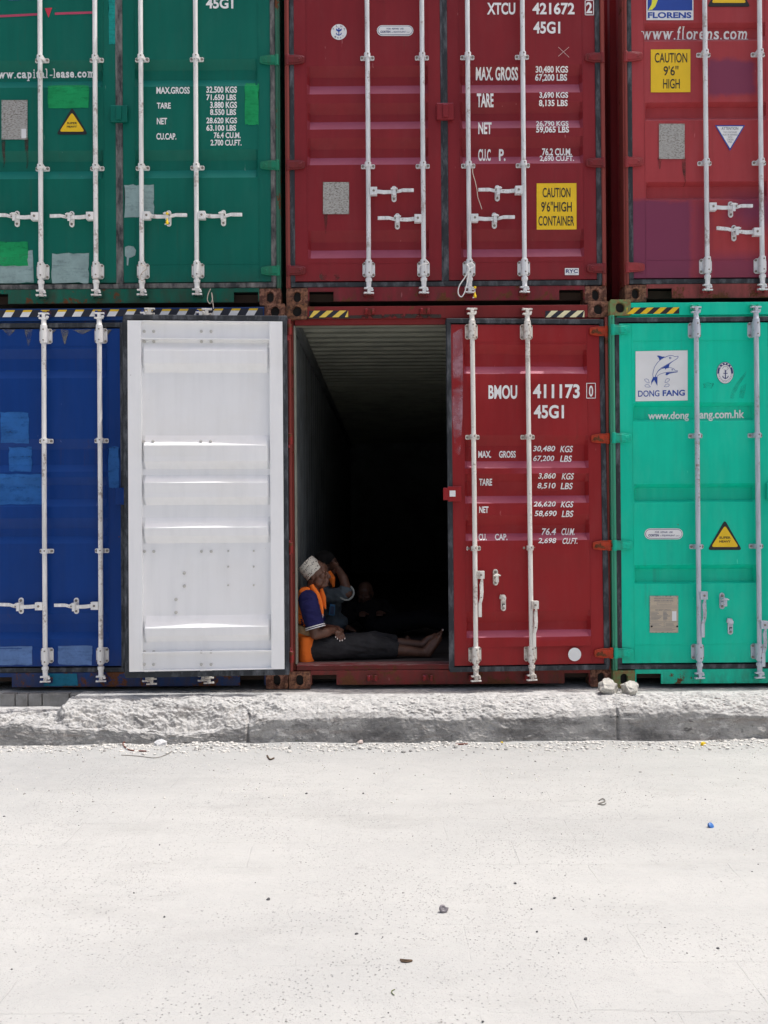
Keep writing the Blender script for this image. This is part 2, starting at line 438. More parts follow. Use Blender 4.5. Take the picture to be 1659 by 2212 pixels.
ARRIS=[(px2x(p),z) for p,z in ((0,-.135),(130,-.140),(230,-.17),(330,-.19),(430,-.215),(520,-.18),(600,-.095),(720,-.075),(860,-.085),(960,-.105),(1060,-.085),(1150,-.10),(1240,-.08),(1330,-.058),(1480,-.052),(1560,-.095),(1640,-.08),(1760,-.07))]
def kerb_shape(x,t):
    """t 0..1 back to front foot -> y,z"""
    ar=lerp_tab(ARRIS,x)+.020*noise.noise((x*5,0,3))+.022*noise.fractal((x*11,2,3),1,2,4)
    lowf=min(1,max(0,(-2.27+.05*noise.noise((x*7,2,2))-x)/.10)); lowf=lowf*lowf*(3-2*lowf)
    yf=-.52+.012*noise.noise((x*1.2,4,1))
    top=-.016
    if t<.30:
        u=t/.30; y=.35-.62*u; z=top-.006*u
        if lowf>0 and y<.03: z=z*(1-lowf)+(-.112)*lowf
    elif t<.62:
        u=(t-.30)/.32; y=-.27+(yf+.03+.27)*u
        e=max(0,min(1,(u-.12)/.88)); prof=e**1.7
        z0=(top-.008)*(1-lowf)+(-.112)*lowf
        z=z0+(min(ar,z0-.01)-z0)*prof
    else:
        u=(t-.62)/.38; z=ar+(GZ-.03-ar)*u; y=yf+.03-.03*min(1,u*6)-.008*u
    rough = 1.0 if t>.27 else .35
    if t>.66: rough=.62+1.0*max(0,noise.noise((x*1.7,z*4,9)))
    n=noise.fractal((x*7,y*9,z*13),.9,2.1,6)
    n2=noise.ridged_multi_fractal((x*5+7,y*6,z*7),.9,2,5,1,2)-1.2
    n3=noise.turbulence((x*26,y*30,z*34),3,True)-.9
    n4=noise.cell((x*9+2*noise.noise((x*6,y*6,z*6)),y*9,z*13+1.5*noise.noise((x*8,2,z*8))))
    big=noise.noise((x*1.1,y*2,3))
    amp=.55+.75*max(0,min(1,.5+big*1.6+(.5 if x<-.7 else -.1)))
    d=rough*amp*(.012*n+.012*n2-.009*n3+.005*(n4-.5))
    if t>.30: d+=.010*(noise.turbulence((x*48,y*50,z*60),3,True)-.75)*(1 if t<.62 else .8)
    if t<.27: z+=d*.35
    elif t<.62: z+=d*.9; y-=d*.5
    else: y-=d*.75
    # vertical joints between kerb stones
    for jx in (px2x(554),px2x(1293),px2x(-420),px2x(2030)):
        q=abs(x-jx-.01*noise.noise((z*20,1,1)))
        if q<.014 and t>.55: y+=.03*(1-q/.014)
    return y,z
def build_kerb():
    nx=1500; nt_=170
    vs=[];fs=[]
    for i in range(nx+1):
        x=-4.6+9.2*i/nx
        for j in range(nt_+1):
            y,z=kerb_shape(x,j/nt_); vs.append((x,y,z))
    for i in range(nx):
        for j in range(nt_):
            a=i*(nt_+1)+j; fs.append((a,a+1,a+nt_+2,a+nt_+1))
    # slab that the kerb belongs to, behind
    mb=MB(); mb.add(vs,fs); mb.box(-4.6,4.6,.352,13.5,-.33,-.017)
    o=mb.build('kerb',M['kerb'],fix=False)
    for p in o.data.polygons: p.use_smooth=True
    tag(o,'long broken grey concrete kerb the containers stand on, white with dust on top','kerb',kind='structure')
build_kerb()

def kerb_top(x,y):
    return -.016
# loose gravel at the kerb's foot and thin over the road: nobody could count it
def lumpy(mb, c, r, seed, mi=0, sub=1, sq=.75):
    bm=bmesh.new(); bmesh.ops.create_icosphere(bm, subdivisions=sub, radius=1)
    for v in bm.verts:
        d=1+.42*noise.noise(v.co*1.3+Vector((seed*3.1,seed*1.7,0)))+.18*noise.noise(v.co*3+Vector((seed,5,seed)))
        v.co=Vector((v.co.x*d*r[0],v.co.y*d*r[1],v.co.z*d*r[2]))
    rz=Matrix.Rotation(seed*2.4,3,'Z')
    idx={v:i for i,v in enumerate(bm.verts)}
    mb.add([Vector(c)+rz@v.co for v in bm.verts],[[idx[v] for v in f.verts] for f in bm.faces],mi); bm.free()
M['stone']=plain('pale_coral_stone',(.62,.605,.57),.95,.25,14,.6)
M['stone2']=plain('grey_stone_chip',(.30,.295,.28),.95,.3,14,.5)
M['stone3']=plain('dark_stone_chip',(.07,.07,.075),.9,.3,14,.5)
gv=MB()
for i in range(3600):
    x=random.uniform(-3.3,3.3)
    if random.random()<.72: y=-.55-abs(random.gauss(0,.13))-.01
    else: y=-.6-random.random()**1.5*1.3
    r=random.choice((.003,.0035,.004,.005,.007,.009,.013))*random.uniform(.7,1.2)
    if y<-.8: r*=.5
    lumpy(gv,(x,y,ground_h(x,y)+r*.25),(r*random.uniform(.9,1.5),r,r*.75),i,0 if random.random()<.86 else 1,1)
for i in range(600):
    x=random.uniform(-2.6,2.6); y=-.9-random.random()**1.4*4.0
    r=random.choice((.0014,.0018,.0024,.0035))*random.uniform(.7,1.2)
    lumpy(gv,(x,y,ground_h(x,y)+r*.3),(r*1.4,r,r*.8),i+9000,random.choice((0,1,1,2)),1)
tag(gv.build('gravel',[M['stone'],M['stone2'],M['stone3']],fix=False),'loose pale gravel scattered along the foot of the kerb','gravel',kind='stuff')

# ------------------------------------------------------------------ container anatomy (metres; x from the left edge, z from the foot, y=0 the door face)
W,H,L=2.438,2.896,12.19
PT,PB=2.716,.172          # top and bottom of a door panel
RT,RB=2.585,.308          # inner edges of its top and bottom rails
STILE=.095
DA=[(2.565,2.490,2.400,2.345),(1.885,1.805,1.690,1.637),(1.595,1.535,1.430,1.375),(1.288,1.210,1.150,1.096),(.569,.490,.430,.377)]
DX=[(2.585-.005,2.50,2.39,2.33),(1.815,1.725,1.660,1.600),(1.530,1.440,1.385,1.330),(1.265,1.175,1.110,1.058),(.558,.465,.405,.346)]
DG=[(2.56,2.47,2.41,2.35),(1.874,1.787,1.712,1.667),(1.182,1.097,1.023,.967)]
DB=[(2.120,2.088,1.995,1.978),(1.512,1.480,1.390,1.372),(.905,.873,.780,.762)]

class Door:
    def __init__(s, x0,x1,rec,depth,hinge,cont,end=.022,bulges=()):
        z0=cont.location.z
        par=lambda z: depth*(z0+z-CAM.z)/7.0
        rec=[(a,min(a-.02,b+par(b)),max(d+.014,c+par(c)),d) for a,b,c,d in rec]
        s.x0,s.x1,s.rec,s.depth,s.hinge,s.cont,s.end=x0,x1,rec,depth,hinge,cont,end
        s.bulges=bulges; s.obj=None
    def prof(s,z):
        for a,b,c,d in s.rec:
            if d<=z<=a:
                if z>=b: return (a-z)/(a-b)
                if z>=c: return 1.0
                return (z-d)/(c-d)
        return 0.0
    def dep(s,x,z):
        xa,xb=s.x0+STILE,s.x1-STILE
        if x<=xa or x>=xb: return 0.0
        e=min(1,(x-xa)/s.end,(xb-x)/s.end)
        y=s.prof(z)*e*s.depth+0.0034*e*noise.noise((x*2.6,z*2.9,s.x0+s.depth*99))
        for bx,bz,wx,wz,hh in s.bulges:
            q=((x-bx)/wx)**2; u=(z-bz)/wz
            if q<1 and -1.0<u<1: y-=hh*(1-q)**1.0*(1-u*u)**2
        return y
    def zcuts(s):
        z=[]
        for r in s.rec: z+=list(r)
        return z
    def xcuts(s):
        xa,xb=s.x0+STILE,s.x1-STILE
        return [xa,xa+s.end,xb-s.end,xb]
    def world(s):
        m=Matrix.Translation(s.cont.location)@Matrix.Translation(s.obj.location)@s.obj.rotation_euler.to_matrix().to_4x4()
        return m
    def loc(s,px,py):
        """picture point -> container x,z on this door's face"""
        m=s.world(); n=(m.to_3x3()@Vector((0,-1,0))); mi=m.inverted()
        y=0.0
        for _ in range(4):
            q=mi@at_plane(px,py,m@Vector((0,y-s.hinge[1],0)),n)
            x,z=q.x+s.hinge[0],q.z; y=.4*y+.6*s.dep(x,z)
        return x,z

def sheet_mb(d):
    zs=sorted(set([RB,RT]+d.zcuts()))
    full=[]
    step=.03 if d.bulges else .06
    for a,b in zip(zs,zs[1:]):
        n=max(1,int((b-a)/step)); full+= [a+(b-a)*i/n for i in range(n)]
    full.append(zs[-1])
    xa,xb=d.x0+STILE,d.x1-STILE
    nx=34 if d.bulges else 12
    xs=[xa,xa+d.end]+[xa+d.end+(xb-xa-2*d.end)*i/nx for i in range(1,nx)]+[xb-d.end,xb]
    vs=[(x,d.dep(x,z),z) for z in full for x in xs]
    n=len(xs); fs=[]
    for j in range(len(full)-1):
        for i in range(n-1):
            a=j*n+i; fs.append((a,a+1,a+n+1,a+n))
    return vs,fs

def ring(mb,x0,x1,z0,z1,t,y0,y1,mi=0):
    mb.box(x0,x1,y0,y1,z1-t,z1,mi); mb.box(x0,x1,y0,y1,z0,z0+t,mi)
    mb.box(x0,x0+t,y0,y1,z0+t,z1-t,mi); mb.box(x1-t,x1,y0,y1,z0+t,z1-t,mi)

def cylbolt(mb,x,z,y,r=.009,h=.008,mi=1):
    mb.tube([(x,y,z),(x,y-h,z),(x,y-h-.002,z)],[r,r,r*.7],8,mi)

def guide_big():
    mb=MB(); pts=[]
    w,h,c=.047,.057,.012
    mb.prism([(-w+c,-h),(w-c,-h),(w,-h+c),(w,h-c),(w-c,h),(-w+c,h),(-w,h-c),(-w,-h+c)],-.012,0)
    mb.box(-.024,.024,-.05,-.012,-.055,.055)
    mb.tube([(0,-.05,-.062),(0,-.05,-.058),(0,-.05,.058),(0,-.05,.062)],[.022,.0255,.0255,.022],14)
    for sx in (-1,1):
        for sz in (-1,1): cylbolt(mb,sx*.036,sz*.042,-.012)
    for sz in (-1,1): mb.tube([(0.004,-.072,sz*.04),(0.004,-.079,sz*.04)],.006,8,1)
    return mb
def guide_small():
    mb=MB(); w,h=.053,.017
    mb.prism([(-w+.006,-h),(w-.006,-h),(w,-h+.006),(w,h-.006),(w-.006,h),(-w+.006,h),(-w,h-.006),(-w,-h+.006)],-.010,0)
    mb.box(-.023,.023,-.05,-.010,-h,h)
    mb.tube([(0,-.05,-h-.001),(0,-.05,h+.001)],.0245,14)
    for sx in (-1,1): cylbolt(mb,sx*.040,0,-.010,.010,.009,1)
    mb.tube([(0.005,-.072,.003),(0.005,-.078,.003)],.006,8,1)
    return mb
def cam(up,turn=0):
    s=1 if up else -1
    mb=MB()
    y=-.05
    mb.tube([(0,y,0),(0,y,s*.020),(0,y,s*.026),(0,y,s*.060),(0,y,s*.070)],[.025,.025,.020,.018,.023],12)
    a=turn
    def bx(x0,x1,y0,y1,z0,z1):
        b=len(mb.v); mb.box(x0,x1,y0,y1,s*z0,s*z1)
        for i in range(b,len(mb.v)):
            x,yy,z=mb.v[i]; mb.v[i]=(x*math.cos(a)-yy*math.sin(a), x*math.sin(a)+yy*math.cos(a)+y, z)
    bx(-.036,.030,-.012,.012,.069,.080)
    bx(-.012,.012,-.014,.014,.080,.104)
    bx(.016,.034,-.010,.016,.080,.094)
    bx(-.038,.038,-.013,.015,.104,.115)
    return mb
def keeper():
    mb=MB(); mb.box(-.040,.040,-.010,0,-.020,.020)
    mb.box(-.036,-.018,-.040,-.010,-.022,.020); mb.box(.018,.036,-.040,-.010,-.022,.020)
    mb.box(-.030,-.016,-.052,-.040,-.010,.016); mb.box(.018,.030,-.048,-.040,-.018,.006)
    return mb
def lever(dx,sag=0.0,length=.345):
    mb=MB()
    mb.box(dx*.014,dx*.068,-.072,-.026,-.029,.029)
    cylbolt(mb,dx*.042,0,-.072,.009,.006,1)
    prof=[(.060,-.050,.014,.012),(.120,-.052,.014,.010),(.175,-.060,.013,.009),(.225,-.060,.012,.009),(.260,-.056,.012,.010),(.270,-.055,.0125,.013),(length,-.054,.012,.013)]
    vs=[];fs=[]
    for i,(x,y,hz,hy) in enumerate(prof):
        zc=.008*math.sin(min(1,(x-.06)/.2)*math.pi)*-1+ (x-.06)*sag + (.006 if x>.24 else 0)
        for sy,sz in ((-1,-1),(1,-1),(1,1),(-1,1)): vs.append((dx*x,y+sy*hy*.6,zc+sz*hz))
    for i in range(len(prof)-1):
        for q in range(4):
            a=i*4+q;b=i*4+(q+1)%4; fs.append((a,b,b+4,a+4))
    n=len(prof); fs+=[(3,2,1,0),tuple(4*(n-1)+q for q in range(4))]
    mb.add(vs,fs)
    mb.tube([(dx*.215,-.066,-.002),(dx*.215,-.076,-.002)],.005,8,1)
    return mb
def catch(open_=False):
    mb=MB(); pts=[]
    w,h=.019,.046
    for i in range(13): a=math.pi*i/12; pts.append((w*math.cos(a), h-w*.2+w*math.sin(a)))
    for i in range(13): a=math.pi+math.pi*i/12; pts.append((w*math.cos(a), -h+w*.2+w*math.sin(a)))
    mb.prism(pts,-.008,0)
    cylbolt(mb,0,h-.006,-.008,.010,.010,1); cylbolt(mb,0,-h+.006,-.008,.009,.007,1)
    if not open_:
        mb.box(-.017,.017,-.080,-.008,.016,.026); mb.box(-.026,.026,-.084,-.062,.012,.020)
        mb.box(-.010,.012,-.078,-.066,-.034,.014)
        mb.box(-.013,.013,-.020,-.008,-.030,-.006)
    else:
        mb.prism([(-.030,.052),(-.022,.064),(.002,.052),(.018,.040),(.016,.020),(-.012,.024),(-.032,.030)],-.026,-.008)
        mb.box(-.006,.012,-.0095,-.008,-.014,-.006,2); mb.box(-.010,-.005,-.0095,-.008,-.026,-.006,2)
    return mb
def hinge_blade(s):
    """blade from the post at x=0 towards +x*s"""
    mb=MB()
    mb.prism([(s*-.004,-.036),(s*.060,-.036),(s*.118,-.027),(s*.128,-.018),(s*.128,.018),(s*.118,.027),(s*.060,.036),(s*-.004,.036)],-.016,-.0035)
    mb.prism([(s*.000,-.024),(s*.060,-.024),(s*.108,-.016),(s*.108,.016),(s*.060,.024),(s*.000,.024)],-.022,-.016)
    mb.tube([(0,-.006,-.040),(0,-.006,.040)],.017,10)
    mb.tube([(s*.088,-.022,0),(s*.088,-.026,0)],.008,8)
    return mb

def casting(x0,x1,z0,z1,hx,hz):
    """corner casting with its slotted hole: ring of quads round the hole, real recess"""
    mb=MB(); cx,cz=(x0+x1)/2,(z0+z1)/2
    n=32; inn=[];outr=[]
    for i in range(n):
        a=2*math.pi*(i+.5)/n; ca,sa=math.cos(a),math.sin(a)
        r=hx; zz=max(0,hz-hx)
        inn.append((cx+r*ca, cz+r*sa+(zz if sa>0 else -zz)))
        k_=max(abs(ca)/((x1-x0)/2),abs(sa)/((z1-z0)/2)); outr.append((cx+ca/k_, cz+sa/k_))
    vs=[(x,-.004,z) for x,z in outr]+[(x,-.004,z) for x,z in inn]+[(x,.034,z) for x,z in inn]
    vs+=[(x,.17,z) for x,z in outr]
    fs=[]
    for i in range(n):
        j=(i+1)%n
        fs.append((i,j,n+j,n+i)); fs.append((n+i,n+j,2*n+j,2*n+i)); fs.append((i,3*n+i,3*n+j,j))
    fs.append(tuple(range(3*n,4*n)))
    mb.add(vs,fs)
    # dark box behind the hole, its colour standing in for the shade inside
    mb.box(cx-hx-.012,cx+hx+.012,.0345,.15,cz-hz-.006,cz+hz+.006,1)
    return mb

HW={}   # hardware mesh data, shared between containers of one finish
def hw(key,fn,mats):
    if key not in HW:
        o=fn().build(key[0],mats,None,bevel=0); me=o.data; bpy.data.objects.remove(o)
        set_auto_smooth(me); HW[key]=me
    return HW[key]

# ------------------------------------------------------------------ decals on door faces
TMP=bpy.data.curves.new('tmp_text','FONT')
TOB=bpy.data.objects.new('tmp_text',TMP)
def glyphs(s, weight=.0):
    """verts (x,y in 0..1) and faces of a line of text"""
    TMP.body=s; TMP.offset=weight; TMP.resolution_u=4
    me=TOB.to_mesh()
    vs=[v.co.copy() for v in me.vertices]; fs=[list(p.vertices) for p in me.polygons]
    TOB.to_mesh_clear()
    x0=min(v.x for v in vs);x1=max(v.x for v in vs);y0=min(v.y for v in vs);y1=max(v.y for v in vs)
    return [((v.x-x0)/(x1-x0),(v.y-y0)/(y1-y0)) for v in vs],fs

def letter(d,lines,mat=None,weight=.03,name='lettering',slant=0):
    for (t,x0,x1,y0,y1) in lines:
        D=Decal(d); D.text(t,x0,y0,x1,y1,0,0,weight,0,slant); D.done(name,mat or M['ink_white'])
class Decal:
    """flat shapes in picture coordinates laid onto one door's corrugated face as thin paint"""
    def __init__(s,door): s.d=door; s.bm=bmesh.new()
    def poly(s,pts,mi=0,lift=0.0):
        lay=s.bm.verts.layers.float.get('lift') or s.bm.verts.layers.float.new('lift')
        vs=[]
        for px,py in pts:
            x,z=s.d.loc(px,py); v=s.bm.verts.new((x,0,z)); v[lay]=lift; vs.append(v)
        try: f=s.bm.faces.new(vs); f.material_index=mi
        except ValueError: pass
        return s
    def rect(s,x0,y0,x1,y1,mi=0,lift=0,skew=0):
        return s.poly([(x0,y0),(x1,y0-skew),(x1,y1-skew),(x0,y1)],mi,lift)
    def rough_rect(s,x0,y0,x1,y1,mi=0,lift=0,j=2.0,seed=0):
        rnd=random.Random(seed); pts=[]
        def edge(a,b,n):
            for i in range(n):
                t=i/n; pts.append((a[0]+(b[0]-a[0])*t+rnd.uniform(-j,j), a[1]+(b[1]-a[1])*t+rnd.uniform(-j,j)))
        edge((x0,y0),(x1,y0),7); edge((x1,y0),(x1,y1),9); edge((x1,y1),(x0,y1),7); edge((x0,y1),(x0,y0),9)
        return s.poly(pts,mi,lift)
    def ell(s,cx,cy,rx,ry,mi=0,lift=0,n=28):
        return s.poly([(cx+rx*math.cos(2*math.pi*i/n),cy+ry*math.sin(2*math.pi*i/n)) for i in range(n)],mi,lift)
    def text(s,t,x0,y0,x1,y1,mi=0,lift=0,weight=.012,skew=0,slant=0):
        vs,fs=glyphs(t,weight)
        lay=s.bm.verts.layers.float.get('lift') or s.bm.verts.layers.float.new('lift')
        bv=[]
        for u,v in vs:
            px=x0+(x1-x0)*u+slant*(v-.5); py=y1+(y0-y1)*v-skew*u
            x,z=s.d.loc(px,py); b=s.bm.verts.new((x,0,z)); b[lay]=lift; bv.append(b)
        for f in fs:
            try: q=s.bm.faces.new([bv[i] for i in f]); q.material_index=mi
            except ValueError: pass
        return s
    def line(s,pts,wd,mi=0,lift=0,closed=False):
        n=len(pts)
        for i in range(n if closed else n-1):
            a=Vector(pts[i]);b=Vector(pts[(i+1)%n]); d=b-a
            if d.length<1e-6: continue
            p=Vector((-d.y,d.x)).normalized()*wd/2; e=d.normalized()*wd*.25
            s.poly([tuple(a-e+p),tuple(b+e+p),tuple(b+e-p),tuple(a-e-p)],mi,lift)
        return s
    def done(s,name,mats,label=None):
        d=s.d; bm=s.bm
        lay=bm.verts.layers.float.get('lift')
        big=[f for f in bm.faces if len(f.verts)>4]
        if big: bmesh.ops.triangulate(bm,faces=big)
        xs=d.xcuts(); zc=d.zcuts()
        zmin=min(v.co.z for v in bm.verts); zmax=max(v.co.z for v in bm.verts)
        xmin=min(v.co.x for v in bm.verts); xmax=max(v.co.x for v in bm.verts)
        if True:
            zc=zc+[zmin+i*.03 for i in range(int((zmax-zmin)/.03)+1)]; xs=xs+[xmin+i*.04 for i in range(int((xmax-xmin)/.04)+1)]
        for z in zc:
            if zmin<z<zmax: bmesh.ops.bisect_plane(bm,geom=bm.verts[:]+bm.edges[:]+bm.faces[:],plane_co=(0,0,z),plane_no=(0,0,1),dist=1e-5)
        for x in xs:
            if xmin<x<xmax: bmesh.ops.bisect_plane(bm,geom=bm.verts[:]+bm.edges[:]+bm.faces[:],plane_co=(x,0,0),plane_no=(1,0,0),dist=1e-5)
        for v in bm.verts:
            x,z=v.co.x,v.co.z; y=d.dep(x,z)
            sl=max(abs(d.dep(x,z+.0015)-y),abs(y-d.dep(x,z-.0015)))/.0015
            v.co.y=y-(.0028+.0012*v[lay])*math.sqrt(1+sl*sl)
        for f in bm.faces:
            f.normal_update()
            if f.normal.y>0: f.normal_flip()
        h=d.hinge
        bmesh.ops.translate(bm,verts=bm.verts,vec=(-h[0],-h[1],0))
        me=bpy.data.meshes.new(name); bm.to_mesh(me); bm.free()
        if not hasattr(mats,'__len__'): mats=[mats]
        for m in mats: me.materials.append(m)
        o=link(name,me,d.obj)
        if label: o['label']=label
        return o

def hazard(cont,x0,x1,z0,z1,n,lean,light,dark,first=0,parent=None,tint=None):
    """striped tape on the header, in container metres"""
    mb=MB()
    y=-.0036
    mb.add([(x0,y,z0),(x1,y,z0),(x1,y,z1),(x0,y,z1)],[(0,1,2,3)],0)
    p=(x1-x0)/n
    def clipx(x): return max(x0,min(x1,x))
    for i in range(-2,n+2):
        a=x0+(i+first)*p; b=a+p*.5
        if b+lean<x0 or a>x1: continue
        pts=[(a,z0),(b,z0),(b+lean,z1),(a+lean,z1)]
        pts=[(clipx(x),z) for x,z in pts]
        if max(q[0] for q in pts)-min(q[0] for q in pts)<.003: continue
        mb.add([(x,y-.0014,z) for x,z in pts],[(0,1,2,3)],1)
        if tint:
            zz=z0+(z1-z0)*.72; f=.72
            mb.add([(clipx(a+lean*f),y-.0024,zz),(clipx(b+lean*f),y-.0024,zz),(clipx(b+lean),y-.0024,z1),(clipx(a+lean),y-.0024,z1)],[(0,1,2,3)],2)
    o=mb.build('hazard_tape',[dark,light]+([tint] if tint else []),cont,fix=False)
    return o

# ------------------------------------------------------------------ the container builder
BARS=(.63,1.046,1.392,1.808)
GROUP='shipping containers stacked in two rows'
def container(label, x0, y0, z0, pm, rec, depth, barmat, label_kw=None, bars=BARS, door_mats=(None,None), frame=None, post=None, cast=None, gasket=None,
              hinge_z=(2.667,1.857,1.054,.25), hinge_mat=None, doors=(0,0), open_mid=False, door_y=(0,0), bulges=((),()), hide=(False,False),
              guides=(1.868,1.04), keepers=None, lean=(0,0)):
    c=empty('shipping_container',(x0,y0,z0)); tag(c,label,'container',GROUP)
    frame=frame or pm; post=post or pm; cast=cast or M['rusty']; gasket=gasket or M['rubber']; hinge_mat=hinge_mat or pm
    # --- frame
    for s in (0,1):
        mb=MB(); a=0 if s==0 else W
        d=1 if s==0 else -1
        mb.box(a,a+d*.034,-.004,.12,.118,H-.118)
        mb.tube([(a+d*.022,-.006,.12),(a+d*.022,-.006,H-.12)],.012,10)
        mb.box(a+d*.034,a+d*(.050 if open_mid else .060),.045,.12,.118,H-.118)
        mb.build('corner_post',post,c,bevel=.003)
    mb=MB(); mb.box(.160,W-.160,0,.11,2.778,2.872); mb.box(.060,W-.060,.020,.11,2.738,2.778); mb.build('door_header',frame,c,bevel=.003)
    for (xc) in (0,1):
        o=casting(0 if xc==0 else W-.160, .160 if xc==0 else W, H-.120,H, .033,.038).build('corner_casting',[cast,M['dark']],c,bevel=.004)
        o=casting(0 if xc==0 else W-.166, .166 if xc==0 else W, -.012,.118, .027,.040).build('corner_casting',[cast,M['dark']],c,bevel=.004)
    pk=[(.176,.020),(.176,.092),(.360,.092),(.360,.016),(W-.360,.016),(W-.360,.092),(W-.176,.092),(W-.176,.020),(W-.166,.020),(W-.166,.124),(.166,.124),(.166,.020)]
    mb=MB(); mb.prism(pk,-.001,.012)
    mb.box(.060,W-.060,.013,.11,.1245,.160)
    mb.build('door_sill',[frame],c,bevel=.002)
    mb=MB()
    mb.box(.16,W-.16,.55,.56,.0,.124); mb.box(.16,W-.16,.013,.55,.112,.123); mb.build('sill_recess',M['dark'],c)
    # --- shell
    def wall(x,amp,z0_,z1_):
        pts=[]; y=.121; p=.278
        while y<L-.15:
            for dy,o in ((0,0),(.070,0),(.139,1),(.209,1)):
                pts.append((x+o*amp,y+dy))
            y+=p
        vs=[(a,b,z0_) for a,b in pts]+[(a,b,z1_) for a,b in pts]; n=len(pts)
        return vs,[(i,i+1,n+i+1,n+i) for i in range(n-1)]
    for s in (0,1):
        mb=MB(); x=.004 if s==0 else W-.004; am=.034 if s==0 else -.034
        mb.add(*wall(x,am,.10,H-.1))
        mb.box(0 if s==0 else W-.06,.06 if s==0 else W,.17,L,.012,.10); mb.box(0 if s==0 else W-.06,.06 if s==0 else W,.17,L,H-.10,H-.03)
        mb.build('side_wall',pm,c,fix=False)
    mb=MB(); mb.box(.06,W-.06,.11,L,H-.055,H-.040); mb.box(0,W,L-.06,L,.0,H-.03); mb.box(.06,W-.06,.12,L-.06,.04,.10); mb.build('shell',M['underside'],c)
    if open_mid:
        for s in (0,1):
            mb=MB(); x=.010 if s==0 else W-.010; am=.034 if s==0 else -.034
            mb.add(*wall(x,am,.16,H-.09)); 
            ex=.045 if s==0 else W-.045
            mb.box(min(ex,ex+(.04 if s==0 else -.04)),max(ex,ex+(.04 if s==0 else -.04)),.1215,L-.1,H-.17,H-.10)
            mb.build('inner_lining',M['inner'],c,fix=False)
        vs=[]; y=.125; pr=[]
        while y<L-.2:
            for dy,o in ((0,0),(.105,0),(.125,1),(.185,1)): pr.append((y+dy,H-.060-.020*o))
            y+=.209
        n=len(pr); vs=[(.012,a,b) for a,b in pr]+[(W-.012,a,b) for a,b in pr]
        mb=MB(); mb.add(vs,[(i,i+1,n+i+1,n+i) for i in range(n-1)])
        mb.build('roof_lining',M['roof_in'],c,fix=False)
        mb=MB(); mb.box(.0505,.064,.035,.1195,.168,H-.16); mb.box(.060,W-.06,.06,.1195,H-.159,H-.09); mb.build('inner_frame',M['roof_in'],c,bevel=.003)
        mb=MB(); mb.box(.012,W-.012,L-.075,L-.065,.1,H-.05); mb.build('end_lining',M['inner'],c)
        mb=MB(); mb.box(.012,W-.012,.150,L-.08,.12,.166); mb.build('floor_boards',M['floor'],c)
        mb=MB(); mb.box(.060,W-.060,.002,.149,.1605,.1665); mb.build('threshold_plate',M['threshold'],c,bevel=.002)
    c2=[]
    mid=W/2
    for s in (0,1):
        xa,xb=(.071,1.188) if s==0 else (1.236,2.367)
        hx=.022 if s==0 else W-.022
        d=Door(xa,xb,rec,depth,(hx,-.006),c,bulges=bulges[s])
        hx,hy=d.hinge
        off=(-hx,-hy,0)
        # frame and sheet
        mb=MB()
        th=.046
        mb.box(xa,xa+STILE,0,th,PB,PT); mb.box(xb-STILE,xb,0,th,PB,PT)
        mb.box(xa+STILE,xb-STILE,0,.008,RT,PT); mb.box(xa+STILE,xb-STILE,0,.008,PB,RB)
        mb.box(xa+STILE,xb-STILE,.008,th,RT-.002,RT+.006); mb.box(xa+STILE,xb-STILE,.008,th,RB-.006,RB+.002)
        mb.box(xa+STILE,xb-STILE,.008,th,PT-.006,PT); mb.box(xa+STILE,xb-STILE,.008,th,PB,PB+.006)
        vs,fs=sheet_mb(d); mb.add(vs,fs)
        for x_ in (xa+STILE,xb-STILE): mb.box(x_-.0025,x_+.0025,-.0022,.004,PB+.004,PT-.004)
        for z_ in (RT,RB): mb.box(xa+STILE+.003,xb-STILE-.003,-.0020,.004,z_-.0022,z_+.0022)
        if doors[s]:   # the lining side of an open door is painted white
            mb.m=[0]*len(mb.m)
        door=mb.build('door',door_mats[s] or pm,c,off=off,bevel=0,fix=False)
        door.location=(hx,hy+door_y[s],0); door.rotation_euler=(lean[s],0,doors[s])
        d.obj=door
        bpy.context.view_layer.update()
        if True:
            for p in door.data.polygons: p.use_smooth=True
            set_auto_smooth(door.data,R(8))
        # gasket
        mb=MB()
        if s==0: gx0,gx1=.037,1.219
        else: gx0,gx1=1.204,W-.037
        ring(mb,gx0,gx1,PB-.046,PT+.046,.034 if s==0 else .036,-.005 if s==0 else -.009,.036)
        mb.build('gasket',gasket,door,off=off,bevel=.006)
        d.barmat=barmat
        c2.append(d)
        # bars
        my=[b for b in bars if (b<mid)==(s==0)]
        for b in my:
            if hide[s] is None: continue
            mb=MB(); bw=random.uniform(-.004,.004); mb.tube([(b,-.05,.13),(b+bw*.6,-.05,.7),(b+bw,-.05+bw*.4,1.4),(b+bw*.5,-.05,2.1),(b,-.05,2.78)],.0175,14)
            mb.build('locking_bar',[barmat,M['bolt']],door,off=off,smooth=True)
            def put(key,fn,x,z,nm,bev=.0015,extra=None):
                me=hw((key,barmat.name),fn,[barmat,M['bolt'],M['dark']])
                o=link(nm,me,door,bevel=bev,loc=(x-hx,-hy,z)); return o
            put('cam_low',lambda:cam(False,.2),b,.176,'bar_cam'); put('cam_top',lambda:cam(True,.1),b,2.712,'bar_cam')
            if hide[s]: continue
            put('guide_big',guide_big,b,.255,'bar_guide'); put('guide_big',guide_big,b,2.660,'bar_guide')
            for z in guides: put('guide_small',guide_small,b,z,'bar_clamp')
        d.put=lambda key,fn,x,z,nm,rot=0,bev=.0015,door=door,hx=hx,hy=hy: put_hw(key,fn,x,z,nm,rot,bev,door,hx,hy,barmat)
        # hinges ride on the door
        for z in hinge_z:
            me=hw(('hinge_L' if s==0 else 'hinge_R',hinge_mat.name),lambda:hinge_blade(1 if s==0 else -1),[hinge_mat])
            o=link('hinge',me,door,bevel=.002,loc=(0,0,z))
    kz=2.826
